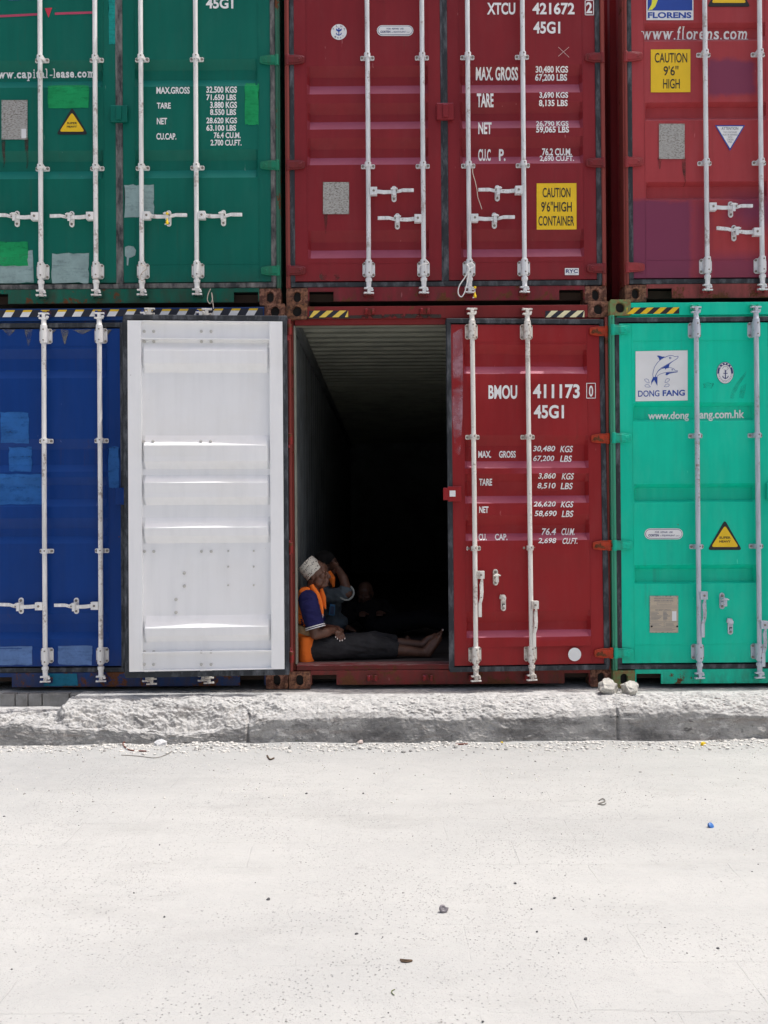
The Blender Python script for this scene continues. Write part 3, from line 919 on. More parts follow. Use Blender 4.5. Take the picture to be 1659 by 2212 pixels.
    for b in bars:
        for z in (.070,2.826):
            me=hw(('keeper',pm.name),keeper,[pm])
            link('cam_keeper',me,c,bevel=.002,loc=(b,0 if z>1 else -.001,z))
    # lock box between the doors
    mb=MB(); mb.prism([(1.155,1.385),(1.283,1.385),(1.283,1.512),(1.155,1.512)],-.034,-.0095)
    mb.box(1.150,1.222,-.0095,0,1.392,1.506); mb.box(1.20,1.24,-.046,-.034,1.40,1.497)
    if not open_mid: mb.build('lock_box',pm,c,bevel=.004)
    return c,c2[0],c2[1]
def put_hw(key,fn,x,z,nm,rot,bev,door,hx,hy,barmat):
    me=hw((key,barmat.name),fn,[barmat,M['bolt'],M['dark']])
    o=link(nm,me,door,bevel=bev,loc=(x-hx,-hy,z)); o.rotation_euler=(0,rot,0); return o
def handle(d,b,z,dirn,sag=0,nm='L'):
    d.put('lever_%d_%.2f'%(dirn,sag),lambda:lever(dirn,sag),b,z,'bar_handle')
    d.put('catch',lambda:catch(False),b+dirn*.196,z-.004+sag*.13,'handle_catch')

UP=2.905
def X0(px,py,y=0): return at(px,py,y).x
# ================================================================== the six containers
# upper left: green
gx=X0(607,600,.05)-W
cG,gL,gR=container('green container in the upper row, with grey and bright green touch-up patches', gx,.05,UP,M['green'],DG,.044,M['white_bar'],gasket=M['rubber_old'],post=M['post_green'],frame=M['frame_green'],hinge_mat=M['hinge_green'])
for d,b,dr in ((gL,BARS[0],-1),(gL,BARS[1],-1),(gR,BARS[2],1),(gR,BARS[3],1)): handle(d,b,.662,dr,.03 if dr<0 and b<1 else -.01)
letter(gR,(('45G1',445,504,-4,19),))
letter(gR,(('MAX.GROSS',338,410,188,203),('TARE',339,369,222,235),('NET',339,361,255,269),('CU.CAP.',338,381,288,302)))
letter(gR,(('32.500 KGS',446,512,187,201),('71.650 LBS',446,510,204,217),('3.880 KGS',454,512,220,234),('8.550 LBS',454,510,236,249),('28.620 KGS',446,512,254,267),('63.100 LBS',446,510,270,283),('76.4 CU.M.',462,520,286,299),('2.700 CU.FT.',455,522,302,315)))
# serif web addresses: each letter on its own, with its serifs
WID={'w':1.42,'.':.5,'f':.68,'l':.58,'o':1.0,'r':.76,'e':.92,'n':1.08,'s':.80,'c':.90,'m':1.62,'a':.95,'p':1.04,'i':.58,'t':.68,'-':.60}
def serif_word(D,t,x0,x1,yb,xh,skew=0,weight=.02,slab=1.0,skip=''):
    tot=sum(WID[c] for c in t); u=(x1-x0)/tot; x=x0
    th=xh*.10*slab
    for c in t:
        wd=WID[c]*u; a=x+wd*.07; b=x+wd*.93; y=yb-skew*(x-x0)/(x1-x0)
        hgt=xh; lo=0
        if c in 'fl': hgt=xh*1.52
        if c=='i': hgt=xh*1.45
        if c=='t': hgt=xh*1.28
        if c=='p': lo=xh*.45
        if c=='.': hgt=xh*.22; a=x+wd*.25; b=x+wd*.75
        if c=='-': D.rect(a,y-xh*.55,b,y-xh*.38); x+=wd; continue
        sa,sb=(a,b)
        if c in 'li': sa=x+wd*.36; sb=x+wd*.66
        elif c in 'nmrpf': sa=x+wd*.16; sb=x+wd*.84
        D.text(c,sa,y-hgt,sb,y+lo,0,0,weight)
        ft=[]
        s_=(b-a)
        if c in 'li': ft=[(.5,0)]; D.rect(x+wd*.14,y-xh*1.0 if c=='i' else y-hgt,x+wd*.5,(y-xh*1.0 if c=='i' else y-hgt)+th)
        if c=='f': ft=[(.42,0)]
        if c=='r': ft=[(.27,0)]
        if c=='n': ft=[(.25,0),(.76,0)]
        if c=='m': ft=[(.22,0),(.50,0),(.79,0)]
        if c=='p': ft=[(.25,lo)]
        if c in 'nmrp': D.rect(x+wd*.04,y-xh,x+wd*.28,y-xh+th)
        hw_=.19*u if c!='m' else .20*u
        for (f,dl) in ft: D.rect(x+wd*f-hw_*1.25,y+dl-th,x+wd*f+hw_*1.25,y+dl)
        if c=='w':
            for f in (.08,.50,.92): D.rect(x+wd*f-.17*u,y-xh,x+wd*f+.17*u,y-xh+th)
        if c=='a': D.rect(x+wd*.80,y-th,x+wd*1.02,y)
        x+=wd
D=Decal(gL)
serif_word(D,'www.capital',-22,104,170,13,1.6,.035,1.3); serif_word(D,'-lease.com',107,206,168.5,13,1.3,.035,1.3); D.done('web_address',M['ink_white'])
D=Decal(gL)
D.text('CAPITAL',-60,-22,190,3,1,0,.07,5); D.text('CAPITAL',-60,-21,190,2,0,1,.02,5)
D.line([(-60,38),(86,31)],5,2); D.line([(120,30),(208,27)],5,2); D.poly([(97,18),(113,17),(105,39)],3)
D.done('company_logo',[M['vinyl_white'],M['ink_blue'],M['ink_pink'],M['ink_red']])
def tri_sign(d,cx,top,bot,half,txt=True,label=None):
    D=Decal(d)
    def tri(g,mi,lift):
        w,h=half+g,(bot-top)
        pts=[]
        for (vx,vy) in ((cx,top-g*1.6),(cx+w,bot+g*.9),(cx-w,bot+g*.9)):
            pts.append((vx,vy))
        out=[]
        n=3
        for i in range(3):
            p=Vector(pts[i]);a=Vector(pts[i-1]);b=Vector(pts[(i+1)%3])
            r=4+max(0,g)*.6
            pa=p+(a-p).normalized()*r*1.6; pb=p+(b-p).normalized()*r*1.6
            for k_ in range(6):
                t=k_/5; q=pa*(1-t)**2+p*2*t*(1-t)+pb*t*t; out.append(tuple(q))
        D.poly(out,mi,lift)
    tri(1.2,3,0); tri(0,0,1); tri(-half*.17,1,2)
    if txt:
        s=half/33
        h=bot-top
        D.text('SUPER',cx-11*s,top+.545*h,cx+11*s,top+.625*h,2,3,.02); D.text('HEAVY',cx-11*s,top+.68*h,cx+11*s,top+.76*h,2,3,.02)
    return D.done('warning_sign',[M['ink_black'],M['vinyl_yellow'],M['ink_black'],M['vinyl_white'] if not txt else M['ink_black']],label)
tri_sign(gL,156,234,290,33,label='yellow triangle warning sign with black border')
D=Decal(gL); D.rough_rect(104,185,192,234,0,0,1.2,1); D.done('paint_patch',M['brightgreen'],'bright green touch-up patch above the triangle')
D=Decal(gR); D.rough_rect(529,180,559,269,0,0,1.5,2); D.done('paint_patch',M['brightgreen'],'narrow bright green touch-up patch')
D=Decal(gR); D.rough_rect(269,400,332,470,0,0,2,3); D.done('paint_patch',M['greypatch'],'grey touch-up paint brushed beside the centre seal')
D=Decal(gR); D.poly([(270,534),(278,531),(289,533),(294,541),(292,552),(284,556),(279,557),(277,574),(274,573),(274,556),(270,553)],0); D.done('paint_patch',M['greypatch'],'small grey touch-up blot with a drip')
D=Decal(gL); D.rough_rect(-10,522,60,574,0,0,1.5,6); D.done('paint_patch',M['brightgreen'],'bright green touch-up patch low on the door')
D=Decal(gL); D.rough_rect(-12,541,72,611,0,-.5,1.5,8); D.done('paint_patch',M['greypatch'],'grey touch-up paint behind the bright green patch')
D=Decal(gL); D.rough_rect(113,548,192,611,0,0,2,9); D.done('paint_patch',M['greypatch'],'grey touch-up paint at the foot of the door')
D=Decal(gL); D.rough_rect(235,-20,255,96,0,0,1,10); D.done('paint_patch',M['tealpatch'],'teal touch-up strip')
def data_plate(d,x0,y0,x1,y1,mat=None,drip=True,sticker=None,seed=0):
    D=Decal(d)
    D.rect(x0,y0,x1,y1,0,3); 
    for (a,b) in ((0,0),(1,0),(0,1),(1,1),(.5,0),(0,.5),(1,.5)):
        D.ell(x0+(x1-x0)*a+(1.5 if a==0 else -1.5 if a==1 else 0),y0+(y1-y0)*b+(1.5 if b==0 else -1.5 if b==1 else 0),1.9,1.9,1,4,8)
    if sticker: D.rect(*sticker,2,4)
    o=D.done('data_plate',[mat or M['plate'],M['bolt'],M['vinyl_white']])
    if drip:
        fm=film('rust_run_stain',(.06,.025,.015),.30,.62,9,seed,.75)
        for xx,ln in drip:
            D=Decal(d); D.poly([(xx-5,y1-3),(xx+4,y1-3),(xx+3,y1+ln*.4),(xx+.5,y1+ln),(xx-1,y1+ln),(xx-3,y1+ln*.4)],0); D.done('rust_run',fm)
    return o
data_plate(gL,4,217,60,302,sticker=(47,279,57,299),drip=[(8,60),(58,62)],seed=1)

# upper middle: maroon
mx=X0(617,450,.05)
cM,mL,mR=container('maroon container in the upper row, with a yellow caution placard low on its right door', mx,.05,UP,M['maroon'],DX,.044,M['grey_bar'],post=M['post_red'],frame=M['frame_maroon'])
handle(mL,BARS[0],.835,1,0); handle(mL,BARS[1],.626,-1,0); handle(mR,BARS[2],.626,1,0); handle(mR,BARS[3],.835,-1,0)
letter(mR,(('XTCU',1052,1113,6,32),('421672',1150,1241,6,32),('45G1',1152,1210,47,73)))
D=Decal(mR)
D.text('2',1266,5,1279,29,0,0,.03); D.line([(1264,1.5),(1282,1.5),(1282,32.5),(1264,32.5)],1.6,0,0,True)
D.done('lettering',M['ink_white'])
letter(mR,(('MAX. GROSS',1028,1119,145,174),('TARE',1030,1066,202,232),('NET',1033,1062,264,290)))
letter(mR,(('CU.C',1033,1060,322,348),('P.',1078,1092,322,348)))
letter(mR,(('30,480 KGS',1157,1227,143,160),('67,200 LBS',1156,1225,160,177),('3,690 KGS',1165,1227,199,214),('8,135 LBS',1164,1226,216,232),('26,790 KGS',1158,1228,261,274),('59,065 LBS',1158,1229,273,289),('76.2 CU.M.',1171,1235,320,336),('2,690 CU.FT.',1166,1240,336,350)))
def corten(d,x0,y0,x1,y1):
    D=Decal(d); r=(y1-y0)/2
    def rr(g,mi,lift):
        pts=[]
        for i in range(9): a=math.pi/2+math.pi*i/8; pts.append((x0+r+(r-g)*math.cos(a),(y0+y1)/2-(r-g)*math.sin(a)))
        for i in range(9): a=-math.pi/2+math.pi*i/8; pts.append((x1-r+(r-g)*math.cos(a),(y0+y1)/2-(r-g)*math.sin(a)))
        D.poly(pts,mi,lift)
    rr(0,0,0); rr(1.8,1,1); rr(2.7,0,2)
    w_=x1-x0; h=y1-y0
    D.text('FOR  REPAIR  USE',x0+.27*w_,y0+.27*h,x0+.73*w_,y0+.42*h,1,3,.01)
    D.text('CORTEN',x0+.10*w_,y0+.53*h,x0+.37*w_,y0+.74*h,1,3,.03); D.text('OR',x0+.40*w_,y0+.63*h,x0+.44*w_,y0+.73*h,1,3,0)
    D.text('EQUIVALENT',x0+.46*w_,y0+.57*h,x0+.79*w_,y0+.74*h,1,3,.01); D.text('ONLY',x0+.81*w_,y0+.62*h,x0+.91*w_,y0+.73*h,2,3,0)
    D.done('repair_plate',[M['vinyl_white'],M['ink_navy'],M['ink_grey']])
corten(mL,814,55,893,78)
def anchor_shapes(D,cx,cy,s,mi,lift):
    D.line([(cx,cy-8*s),(cx,cy+9*s)],2.2*s,mi,lift); D.line([(cx-5*s,cy-4*s),(cx+5*s,cy-4*s)],1.8*s,mi,lift)
    D.line([(cx-7*s,cy+3*s),(cx-5.5*s,cy+7*s),(cx,cy+9.5*s),(cx+5.5*s,cy+7*s),(cx+7*s,cy+3*s)],2*s,mi,lift)
    D.ell(cx,cy-9.5*s,2.1*s,2.1*s,mi,lift,12)
D=Decal(mL); D.ell(732,69.5,17,17,0,0); 
for i,ch in enumerate('KLNT'):
    a=-2.6+i*.72; D.text(ch,732+13.2*math.cos(a)-2,69.5+13.2*math.sin(a)-2.2,732+13.2*math.cos(a)+2,69.5+13.2*math.sin(a)+2.2,2,1,.01)
for i,ch in enumerate('INST'):
    a=2.2-i*.46; D.text(ch,732+13*math.cos(a)-1.6,69.5+13*math.sin(a)-1.6,732+13*math.cos(a)+1.6,69.5+13*math.sin(a)+1.6,2,1,.01)
anchor_shapes(D,732,69.5,.78,1,1); D.poly([(726,62),(732,66),(738,62),(738,66),(732,70),(726,66)],1,2)
D.done('round_emblem',[M['vinyl_white'],M['ink_blue'],M['ink_grey']])
data_plate(mL,698,394,754,463,drip=[(704,42)],seed=2)
D=Decal(mR); D.rect(1159,396.5,1245,496.5,0,1,.5)
D.text('CAUTION',1172,406,1232,427,1,2,.014); D.text("9'6\"HIGH",1169,436,1235,458,1,2,.014); D.text('CONTAINER',1163,467,1240,488,1,2,.012); D.done('caution_placard',[M['vinyl_yellow'],M['ink_black']])
D=Decal(mR); D.rect(1220,579.5,1250,594.5,0,1); D.text('RYC',1222,582,1248,590,1,2,.025); D.line([(1227,592.2),(1243,592.2)],.7,2,2); D.done('small_sticker',[M['vinyl_white'],M['ink_navy'],M['ink_grey']])
D=Decal(mR); D.line([(1206,102),(1229,124)],.8); D.line([(1229,102),(1206,122)],.8); D.done('chalk_cross',print_mat('chalk_scratch',(.75,.55,.52),.5))
D=Decal(mL); D.ell(712,597,22,13); D.done('grime_patch',film('brown_grime',(.09,.04,.03),.45,.62,11,2,.6))

# upper right: faded red
fx=X0(1347,400,.05)
FB=(.615,1.030,1.408,1.823)
cF,fL,fR=container('faded pinkish red container in the upper row, with purple paint fading', fx,.05,UP+.006,M['faded'],DB,.052,M['grey_bar'],bars=FB,post=M['post_red'],frame=M['frame_faded'],door_mats=(M['faded_purple'],None))
handle(fL,FB[0],.692,1,0.0); handle(fL,FB[1],.50,-1,.09)
D=Decal(fL); D.rect(1396,-60,1497.5,44,0,1); D.rect(1398.5,-58,1495,23.5,1,2)
D.poly([(1416,-30),(1409,-8),(1407,10),(1404,17),(1399.5,23),(1408,22),(1415,15),(1419,5),(1421,-6),(1428,-30)],2,3)
D.text('FLORENS',1399,27,1493,40,1,2,.035)
# serifs
for xx,yy in ((1400,40),(1413,40),(1443,40),(1455,40),(1462,40),(1474,40)): D.rect(xx-1.8,yy-1.3,xx+3.2,yy,1,3)
D.done('company_sign',[M['vinyl_white'],M['ink_blue'],M['vinyl_lemon']],'blue and white company sign with a yellow leaf')
D=Decal(fL); serif_word(D,'www.florens.com',1386,1618,85.5,18,.6,.018,1.0)
D.done('web_address',M['ink_white'])
tri_sign(fL,1574,-64,14,46,label='upper yellow triangle with rounded black border')
D=Decal(fL); D.rect(1405.5,107.5,1491,200,0,1,.5)
D.text('CAUTION',1414,115,1484,136,1,2,.010); D.text("9'6''",1433,143,1465,164,1,2,.010); D.text('HIGH',1432,171,1468,192,1,2,.010); D.done('caution_placard',[M['vinyl_yellow'],M['ink_black']])
data_plate(fL,1423,268,1478.5,344,drip=[(1425,22),(1477,60)],seed=3)
D=Decal(fL)
D.poly([(1544,271),(1609,271),(1576.5,326)],0,1); D.poly([(1548,273.5),(1605,273.5),(1576.5,321)],1,2)
D.text('ATTENTION',1558,275,1594,281.5,2,3,.01)
for t,y,hw_ in (('THIS CONTAINER',284.5,14.5),('MUST BE REPAIRED',290,16.5),('WITH',295.3,4.5),('CORTEN',300.5,7),('STEEL',305.8,5)): D.text(t,1576.5-hw_,y,1576.5+hw_,y+3.6,2,3,0)
D.done('attention_sign',[M['ink_blue'],M['vinyl_white'],M['ink_grey']])

# lower left: blue
bx=X0(620,1200,0)-W
cB,bL,bR=container('blue container in the lower row, behind the folded back white door', bx,0,0,M['blue'],DA,.036,M['white_bar'],hide=(False,True),frame=M['frame_blue'],hinge_z=(2.667,1.857,1.054,.25))
handle(bL,BARS[0],.630,-1,.03); handle(bL,BARS[1],.630,-1,.0)
for nm,lst in (('lightblue',((2,891,62,957,1),(20,966,68,1018,2),(-10,1024,94,1090,3),(235,965,257,1054,4))),('paleblue',((-10,1396,69,1436,5),(126,1394,199,1436,6)))):
    for (a,b,c_,d_,sd_) in lst:
        D=Decal(bL); D.rough_rect(a,b,c_,d_,0,0,1.4,sd_+30); D.done('paint_patch',M[nm])
# rain stains hanging from the top rail
fm=film('grey_rain_stain',(.20,.19,.16),.34,.6,7,4,.75)
for xx,ln,wd in ((62,36,9),(140,32,9),(178,10,22),(20,14,14),(232,12,10),(110,12,12)):
    D=Decal(bL); D.poly([(xx-wd,712),(xx+wd,712),(xx+wd*.45,712+ln*.35),(xx+1.2,712+ln),(xx-.8,712+ln),(xx-wd*.45,712+ln*.35)],0); D.done('rain_stain',fm)
mb=MB(); 
mb.add([(.60,-.0045,.024),(.86,-.0045,.024),(.85,-.0045,.116),(.61,-.0045,.118)],[(0,1,2,3)]); mb.build('paint_patch',M['bluegreen'],cB,fix=False)
hazard(cB,.170,W-.170,2.808,2.860,16,.030,M['vinyl_white'],M['tape_black'],.0,tint=M['vinyl_yellow'])

# lower middle: red, doors open
rx=X0(622,1250,0)
AJ=R(3.4)
bul=[]
for zc,wz in ((2.325,.20),(1.615,.12),(1.352,.15),(1.075,.18),(.355,.16)):
    bul.append((1.94,zc-.045,.36,wz,.022)); bul.append((1.335,zc-.03,.10,wz,.016))
bulw=[(.86,zc,.42,.055,-.016) for zc in (1.800,1.530,1.205,.485)]
cR,rL,rR=container('red container in the lower row with one door swung open and men sitting inside', rx,0,0,M['red'],DA,.044,M['cream_bar'],
   open_mid=True, door_mats=(M['lining'],None), doors=(R(-176.2),AJ), frame=M['frame_red'], door_y=(-.150,-.052), bulges=(tuple(bulw),tuple(bul)), hide=(True,False), hinge_mat=M['red'], post=M['post_red'], lean=(0,-R(1.2)))
for h_ in rR.obj.children:
    if h_.name.startswith('hinge'):
        h_.data=hw(('hinge_R',M['orange_red'].name),lambda:hinge_blade(-1),[M['orange_red']])
rL.obj.location.x+=.016
M['bolt_pale']=plain('painted_bolt',(.55,.54,.51),.5,.2,60)
# bolt heads on the white inner face (inner face looks out at the camera, so build on its +y side)
hx,hy=rL.hinge
BOLT={}
def inner_bolt(px,py,r=.011):
    m_=rL.world(); n=(m_.to_3x3()@Vector((0,1,0)))
    q=m_.inverted()@at_plane(px,py,m_@Vector((0,.014,0)),n)
    x=q.x+hx; z=q.z
    dep=max(.008 if (z>RT or z<RB) else 0.0, rL.dep(x,z))
    if r not in BOLT:
        mb=MB(); mb.tube([(0,-.001,0),(0,.010,0),(0,.013,0)],[r,r,r*.6],10); o=mb.build('bolt_head',M['bolt_pale'],rL.obj,smooth=True); BOLT[r]=o.data
    else: o=link('bolt_head',BOLT[r],rL.obj)
    o.location=(x-hx,dep-hy,z)
for px in (312,332,435,456):
    for py in (716,738,954,1191,1408,1435): inner_bolt(px,py)
for px,py in ((398,1238),(398,1266),(380,1295),(380,1323)): inner_bolt(px,py,.012)
for px in (493,548):
    for py in (1190,1224,1264): inner_bolt(px,py,.007)
mb=MB(); 
for z in (2.667,1.857,1.054,.25):
    mb.box(.006,.030,-.045,-.006,z-.030,z+.030); mb.tube([(.012,-.030,z-.055),(.012,-.030,z+.055)],.013,10)
mb.build('hinge_lug',M['faded'],cR,bevel=.003)
mb=MB()   # rust eaten band under the header where the seal rubs
mb.add([(.16,-.0015,2.7785),(1.17,-.0015,2.7785),(1.17,-.0015,2.806),(.9,-.0015,2.812),(.5,-.0015,2.803),(.16,-.0015,2.795)],[(0,1,2,3,4,5)])
mb.build('rust_band',film('black_brown_rust',(.03,.018,.012),.40,.52,16,3,.95),cR,fix=False)
# hanging handles and open catches
b1,b2=BARS[2],BARS[3]
o=rR.put('lever_hang',lambda:lever(1,0),b1,.845,'bar_handle',R(0)); 
def lever_down(side):
    mb=lever(1,0,.36); out=MB(); out.v=[]; 
    for (x,y,z) in mb.v:
        if x<.0685 and y<-.02 and abs(z)<.031: out.v.append((x*side,y,z))
        else: out.v.append((side*(.040-z), y, -(x-.05)))
    out.f=mb.f; out.m=mb.m; return out
o.data=hw(('lever_down',M['cream_bar'].name),lambda:lever_down(1),[M['cream_bar'],M['bolt'],M['dark']])
o=rR.put('lever_down2',lambda:lever_down(1),b2+.0,.62,'bar_handle'); o.location.x-=.018; o.location.y-=.016
def on(d,px,py): return d.loc(px,py)
x,z=on(rR,1070,1247); rR.put('catch_shut',lambda:catch(False),x,z,'handle_catch')
x,z=on(rR,1087,1302); rR.put('catch_open',lambda:catch(True),x,z,'handle_catch')
letter(rR,(('BMOU',1055,1117,832,862),('411173',1151,1252,830,861),('45G1',1153,1218,875,904)))
D=Decal(rR)
D.text('0',1272,833,1281,857,0,0,.02); D.line([(1267,828),(1286,828),(1286,860),(1267,860)],1.5,0,0,True)
D.done('lettering',M['ink_white'])
letter(rR,(('MAX.',1033,1061,974,989),('GROSS',1078,1114,974,989),('TARE',1035,1063,1034,1049),('NET',1035,1055,1094,1108),('CU.',1034,1051,1153,1167),('CAP.',1069,1096,1153,1167)))
for a,b,y0,y1,xa,xb,xc,xd in (('30,480','KGS',963,977,1152,1199,1211,1237),('67,200','LBS',984,998,1152,1197,1211,1235),('3,860','KGS',1022,1036,1163,1200,1214,1239),('8,510','LBS',1043,1057,1161,1200,1212,1237),('26,620','KGS',1083,1096,1153,1200,1212,1238),('58,690','LBS',1103,1117,1155,1202,1214,1238),('76.4','CU.M.',1141,1156,1170,1201,1213,1242),('2,698','CU.FT.',1162,1175,1163,1201,1215,1248)):
    letter(rR,((a,xa,xb,y0,y1),(b,xc,xd,y0,y1)),weight=.02,slant=2.5)
D=Decal(rR); D.ell(1241,1413.5,14,14.5,0,1); D.done('round_sticker',[M['vinyl_white']])
D=Decal(rR); D.poly([(978,720),(999,708),(1000,800),(999,900),(994,985),(984,985),(977,900)],0,-.6); D.done('film_mark',film('pale_pink_film',(.55,.30,.36),.42,.68,5,5,.75),'pale pink patch on the free edge of the door')  # thin pale pink film along the door's free edge
# lock box of the ajar door with its white sticker, on the door's edge
mb=MB(); mb.box(1.200,1.300,-.036,-.0095,1.390,1.500); mb.box(1.165,1.200,-.036,-.028,1.400,1.490); mb.box(1.212,1.256,-.0385,-.036,1.425,1.470,1)
mb.build('lock_box',[M['red'],M['vinyl_white']],rR.obj,off=(-rR.hinge[0],-rR.hinge[1],0),bevel=.003)
for xa in (668,1178):
    p0=at(xa,686,0); p1=at(xa+84,671,0)
    hazard(cR,p0.x-rx,p1.x-rx,p0.z,p1.z,3,.060,M['vinyl_cream'] if xa<900 else M['vinyl_paleyellow'],M['tape_black'],-.25 if xa<900 else -.15)

# lower right: teal
tx=X0(1322,1250,-.05)
TB=(.632,1.078,1.360,1.806)
cT,tL,tR=container('bright teal green container in the lower row with a white dolphin sign', tx,-.05,0.0,M['teal'],DB,.050,M['galv_bar'],bars=TB,cast=M['rusty_green'],post=M['post_teal'])
x,z=on(tL,1559,1298); tL.put('catch_shut',lambda:catch(False),x,z,'handle_catch')
x,z=on(tL,1577,1353); tL.put('catch_open',lambda:catch(True),x,z,'handle_catch')
for b,z in ((TB[0],.68),(TB[1],.46)):
    o=tL.put('lever_down2',lambda:lever_down(1),b,z,'bar_handle'); o.location.x-=.014; o.location.y-=.016
D=Decal(tL); D.rect(1372.5,759,1485,867,0,1,2)
lb=2
def P(*c): return [(1355+ (a*.2832*.6381)*1.0, 746.6+(b*.2832*.6381)) for a,b in c]
# crop coordinates of the sign (470x280 source px shown at 1659 px) -> picture
def Q(*c): return [((2130+a/3.5298)/1.56720,(1170+b/3.5298)/1.56720) for a,b in c]
D.line(Q((283,378),(280,345),(287,300),(305,250),(335,205),(375,168),(405,148),(430,140),(455,128),(490,118),(520,122),(545,132),(583,128),(580,145),(560,165),(535,178)),.95,1,2)
D.poly(Q((326,124),(350,120),(395,135),(425,132),(400,150),(378,160),(360,178),(352,150),(340,135)),1,3)
D.poly(Q((545,172),(520,190),(480,215),(440,238),(400,262),(365,285),(340,310),(325,330),(345,300),(380,275),(425,268),(430,292),(440,275),(470,268),(462,245),(475,228),(510,200)),1,3)
D.line(Q((535,178),(480,210),(430,240),(380,268),(345,300),(320,340),(305,378)),.8,1,2)
D.line(Q((310,378),(325,335),(350,300),(390,275),(440,265),(490,265),(530,275),(545,297),(575,300),(572,318),(540,322)),.8,1,2)
D.line(Q((575,312),(530,315),(470,318),(420,325),(370,340),(340,360),(325,378)),.8,1,2)
D.poly(Q((440,325),(500,322),(565,316),(520,328),(470,338),(450,355),(430,352),(440,340)),1,3)
D.poly(Q((283,378),(335,375),(330,410),(334,482),(312,440),(296,412),(275,440),(262,475),(262,430)),1,3)
for (ex,ey,er) in ((487,150,13),(513,289,9)):
    (qx,qy),=Q((ex,ey)); D.ell(qx,qy,er*.181,er*.181,1,3,12); D.ell(qx,qy,er*.09,er*.09,0,4,8)
for dr in (((180,405),(205,397),(228,410),(238,447),(215,445),(190,425)),((183,480),(205,463),(228,468),(252,494),(225,498),(195,495)),((480,400),(455,393),(435,408),(424,442),(450,440),(475,420)),((478,470),(460,457),(435,465),(415,492),(440,494),(470,488))):
    D.line(Q(*dr),.7,1,2,True)
D.text('DONG',1378,844,1424,857.5,1,2,.012,1); D.text('FANG',1431,843,1479,856,1,2,.030,1)
D.done('company_sign',[M['vinyl_white'],M['ink_blue']],'white square sign with two blue leaping dolphins')
for t_,a_,b_,y0_,y1_ in (('www.dong',1400,1488,890,911),('f',1502,1507,889,905.5),('ang.com.hk',1511,1608,886.5,910)):
    D=Decal(tL); D.text(t_,a_,y0_,b_,y1_,0,0,.03,1.3); D.done('web_address',M['ink_white'])
D=Decal(tL); D.ell(1566,805.5,18.5,23.5,0,0); D.ell(1566,805.5,17.8,22.7,1,1)
for i in range(40):
    a0=math.pi*.97+math.pi*1.06*i/40; a1=math.pi*.97+math.pi*1.06*(i+1)/40
    D.poly([(1566+17*math.cos(a0),805.5+21.8*math.sin(a0)),(1566+17*math.cos(a1),805.5+21.8*math.sin(a1)),(1566+13.4*math.cos(a1),805.5+17.6*math.sin(a1)),(1566+13.4*math.cos(a0),805.5+17.6*math.sin(a0))],0,2)
for i in range(5):
    a=math.pi*(1.22+.14*i); D.rect(1566+15.2*math.cos(a)-1.6,805.5+19.7*math.sin(a)-1.2,1566+15.2*math.cos(a)+1.6,805.5+19.7*math.sin(a)+1.2,1,3)
for i in range(13):
    a=math.pi*(.08+.84*i/12); D.ell(1566+15.2*math.cos(a),805.5+19.7*math.sin(a),1.0,1.0,2,3,6)
D.line([(1566+13*math.cos(2*math.pi*i/30),805.5+17.2*math.sin(2*math.pi*i/30)) for i in range(30)],.5,0,2,True)
anchor_shapes(D,1566.5,810,.85,0,3); D.line([(1560,797),(1563,792),(1570,792),(1573,796),(1569,800),(1563,799)],.7,2,3)
D.done('oval_emblem',[M['ink_navy'],M['vinyl_white'],M['ink_grey']])
corten(tL,1392,1141.5,1475,1165)
tri_sign(tL,1565.5,1125,1187,36,label='large yellow triangle warning sign with black border')
D=Decal(tL); D.rect(1403,1287,1464.5,1366.5,0,2); D.rect(1404.5,1289,1463,1365,1,3)
for t,x0,x1,y0,y1 in (('APPROVED FOR TRANSPORT',1412,1454,1291,1294),('UNDER CUSTOMS SEAL',1412,1454,1296,1299),('CSC SAFETY APPROVAL',1415,1450,1316,1319)): D.text(t,x0,y0,x1,y1,2,4,.015)
rn=random.Random(4)
D.line([(1405,1313),(1463,1313)],.6,2,4); D.line([(1405,1343),(1463,1343)],.6,2,4); D.line([(1405,1354),(1463,1354)],.6,2,4); D.line([(1434,1343),(1434,1354)],.6,2,4)
D.line([(1419,1302),(1449,1302),(1449,1306),(1419,1306)],.5,2,4,True); D.line([(1406,1309),(1462,1309)],.5,2,4)
for i in range(7): D.line([(1406,1322+i*2.8),(1406+rn.uniform(12,24),1322+i*2.8)],.9,2,4); D.line([(1432,1322+i*2.8),(1432+rn.uniform(6,16),1322+i*2.8)],1.3,2,4)
for i in range(3): D.line([(1407,1346+i*2.4),(1430-rn.uniform(0,8),1346+i*2.4)],.7,2,4); D.line([(1437,1346+i*2.4),(1461-rn.uniform(0,8),1346+i*2.4)],.7,2,4); D.line([(1406,1357+i*2.6),(1461-rn.uniform(0,12),1357+i*2.6)],.7,2,4)
D.rect(1451,1320,1460.5,1341,3,4); 
for xx in (1407,1462): D.ell(xx,1353,2.2,2.2,4,5,10)
D.done('data_plate',[M['plate'],M['plate_beige'],M['ink_grey'],M['vinyl_white'],M['dark']],'beige approval plate with rows of small print')
D=Decal(tL); D.poly([(1577,860),(1580,845),(1590,828),(1606,808),(1613,800),(1610,812),(1598,830),(1588,850),(1584,862)],0); D.poly([(1595,860),(1600,835),(1612,828),(1610,845),(1606,861)],0); D.rough_rect(1520,828,1540,838,0,0,2,44)
D.done('film_mark',film('dark_green_scuff',(.004,.30,.21),.34,.62,9,7,.35))
p0=at(1368,678.5,-.05); p1=at(1467,664,-.05)
hazard(cT,p0.x-tx-.05,p1.x-tx,p0.z,p1.z,4,.055,M['vinyl_yellow'],M['ink_black'],.0)
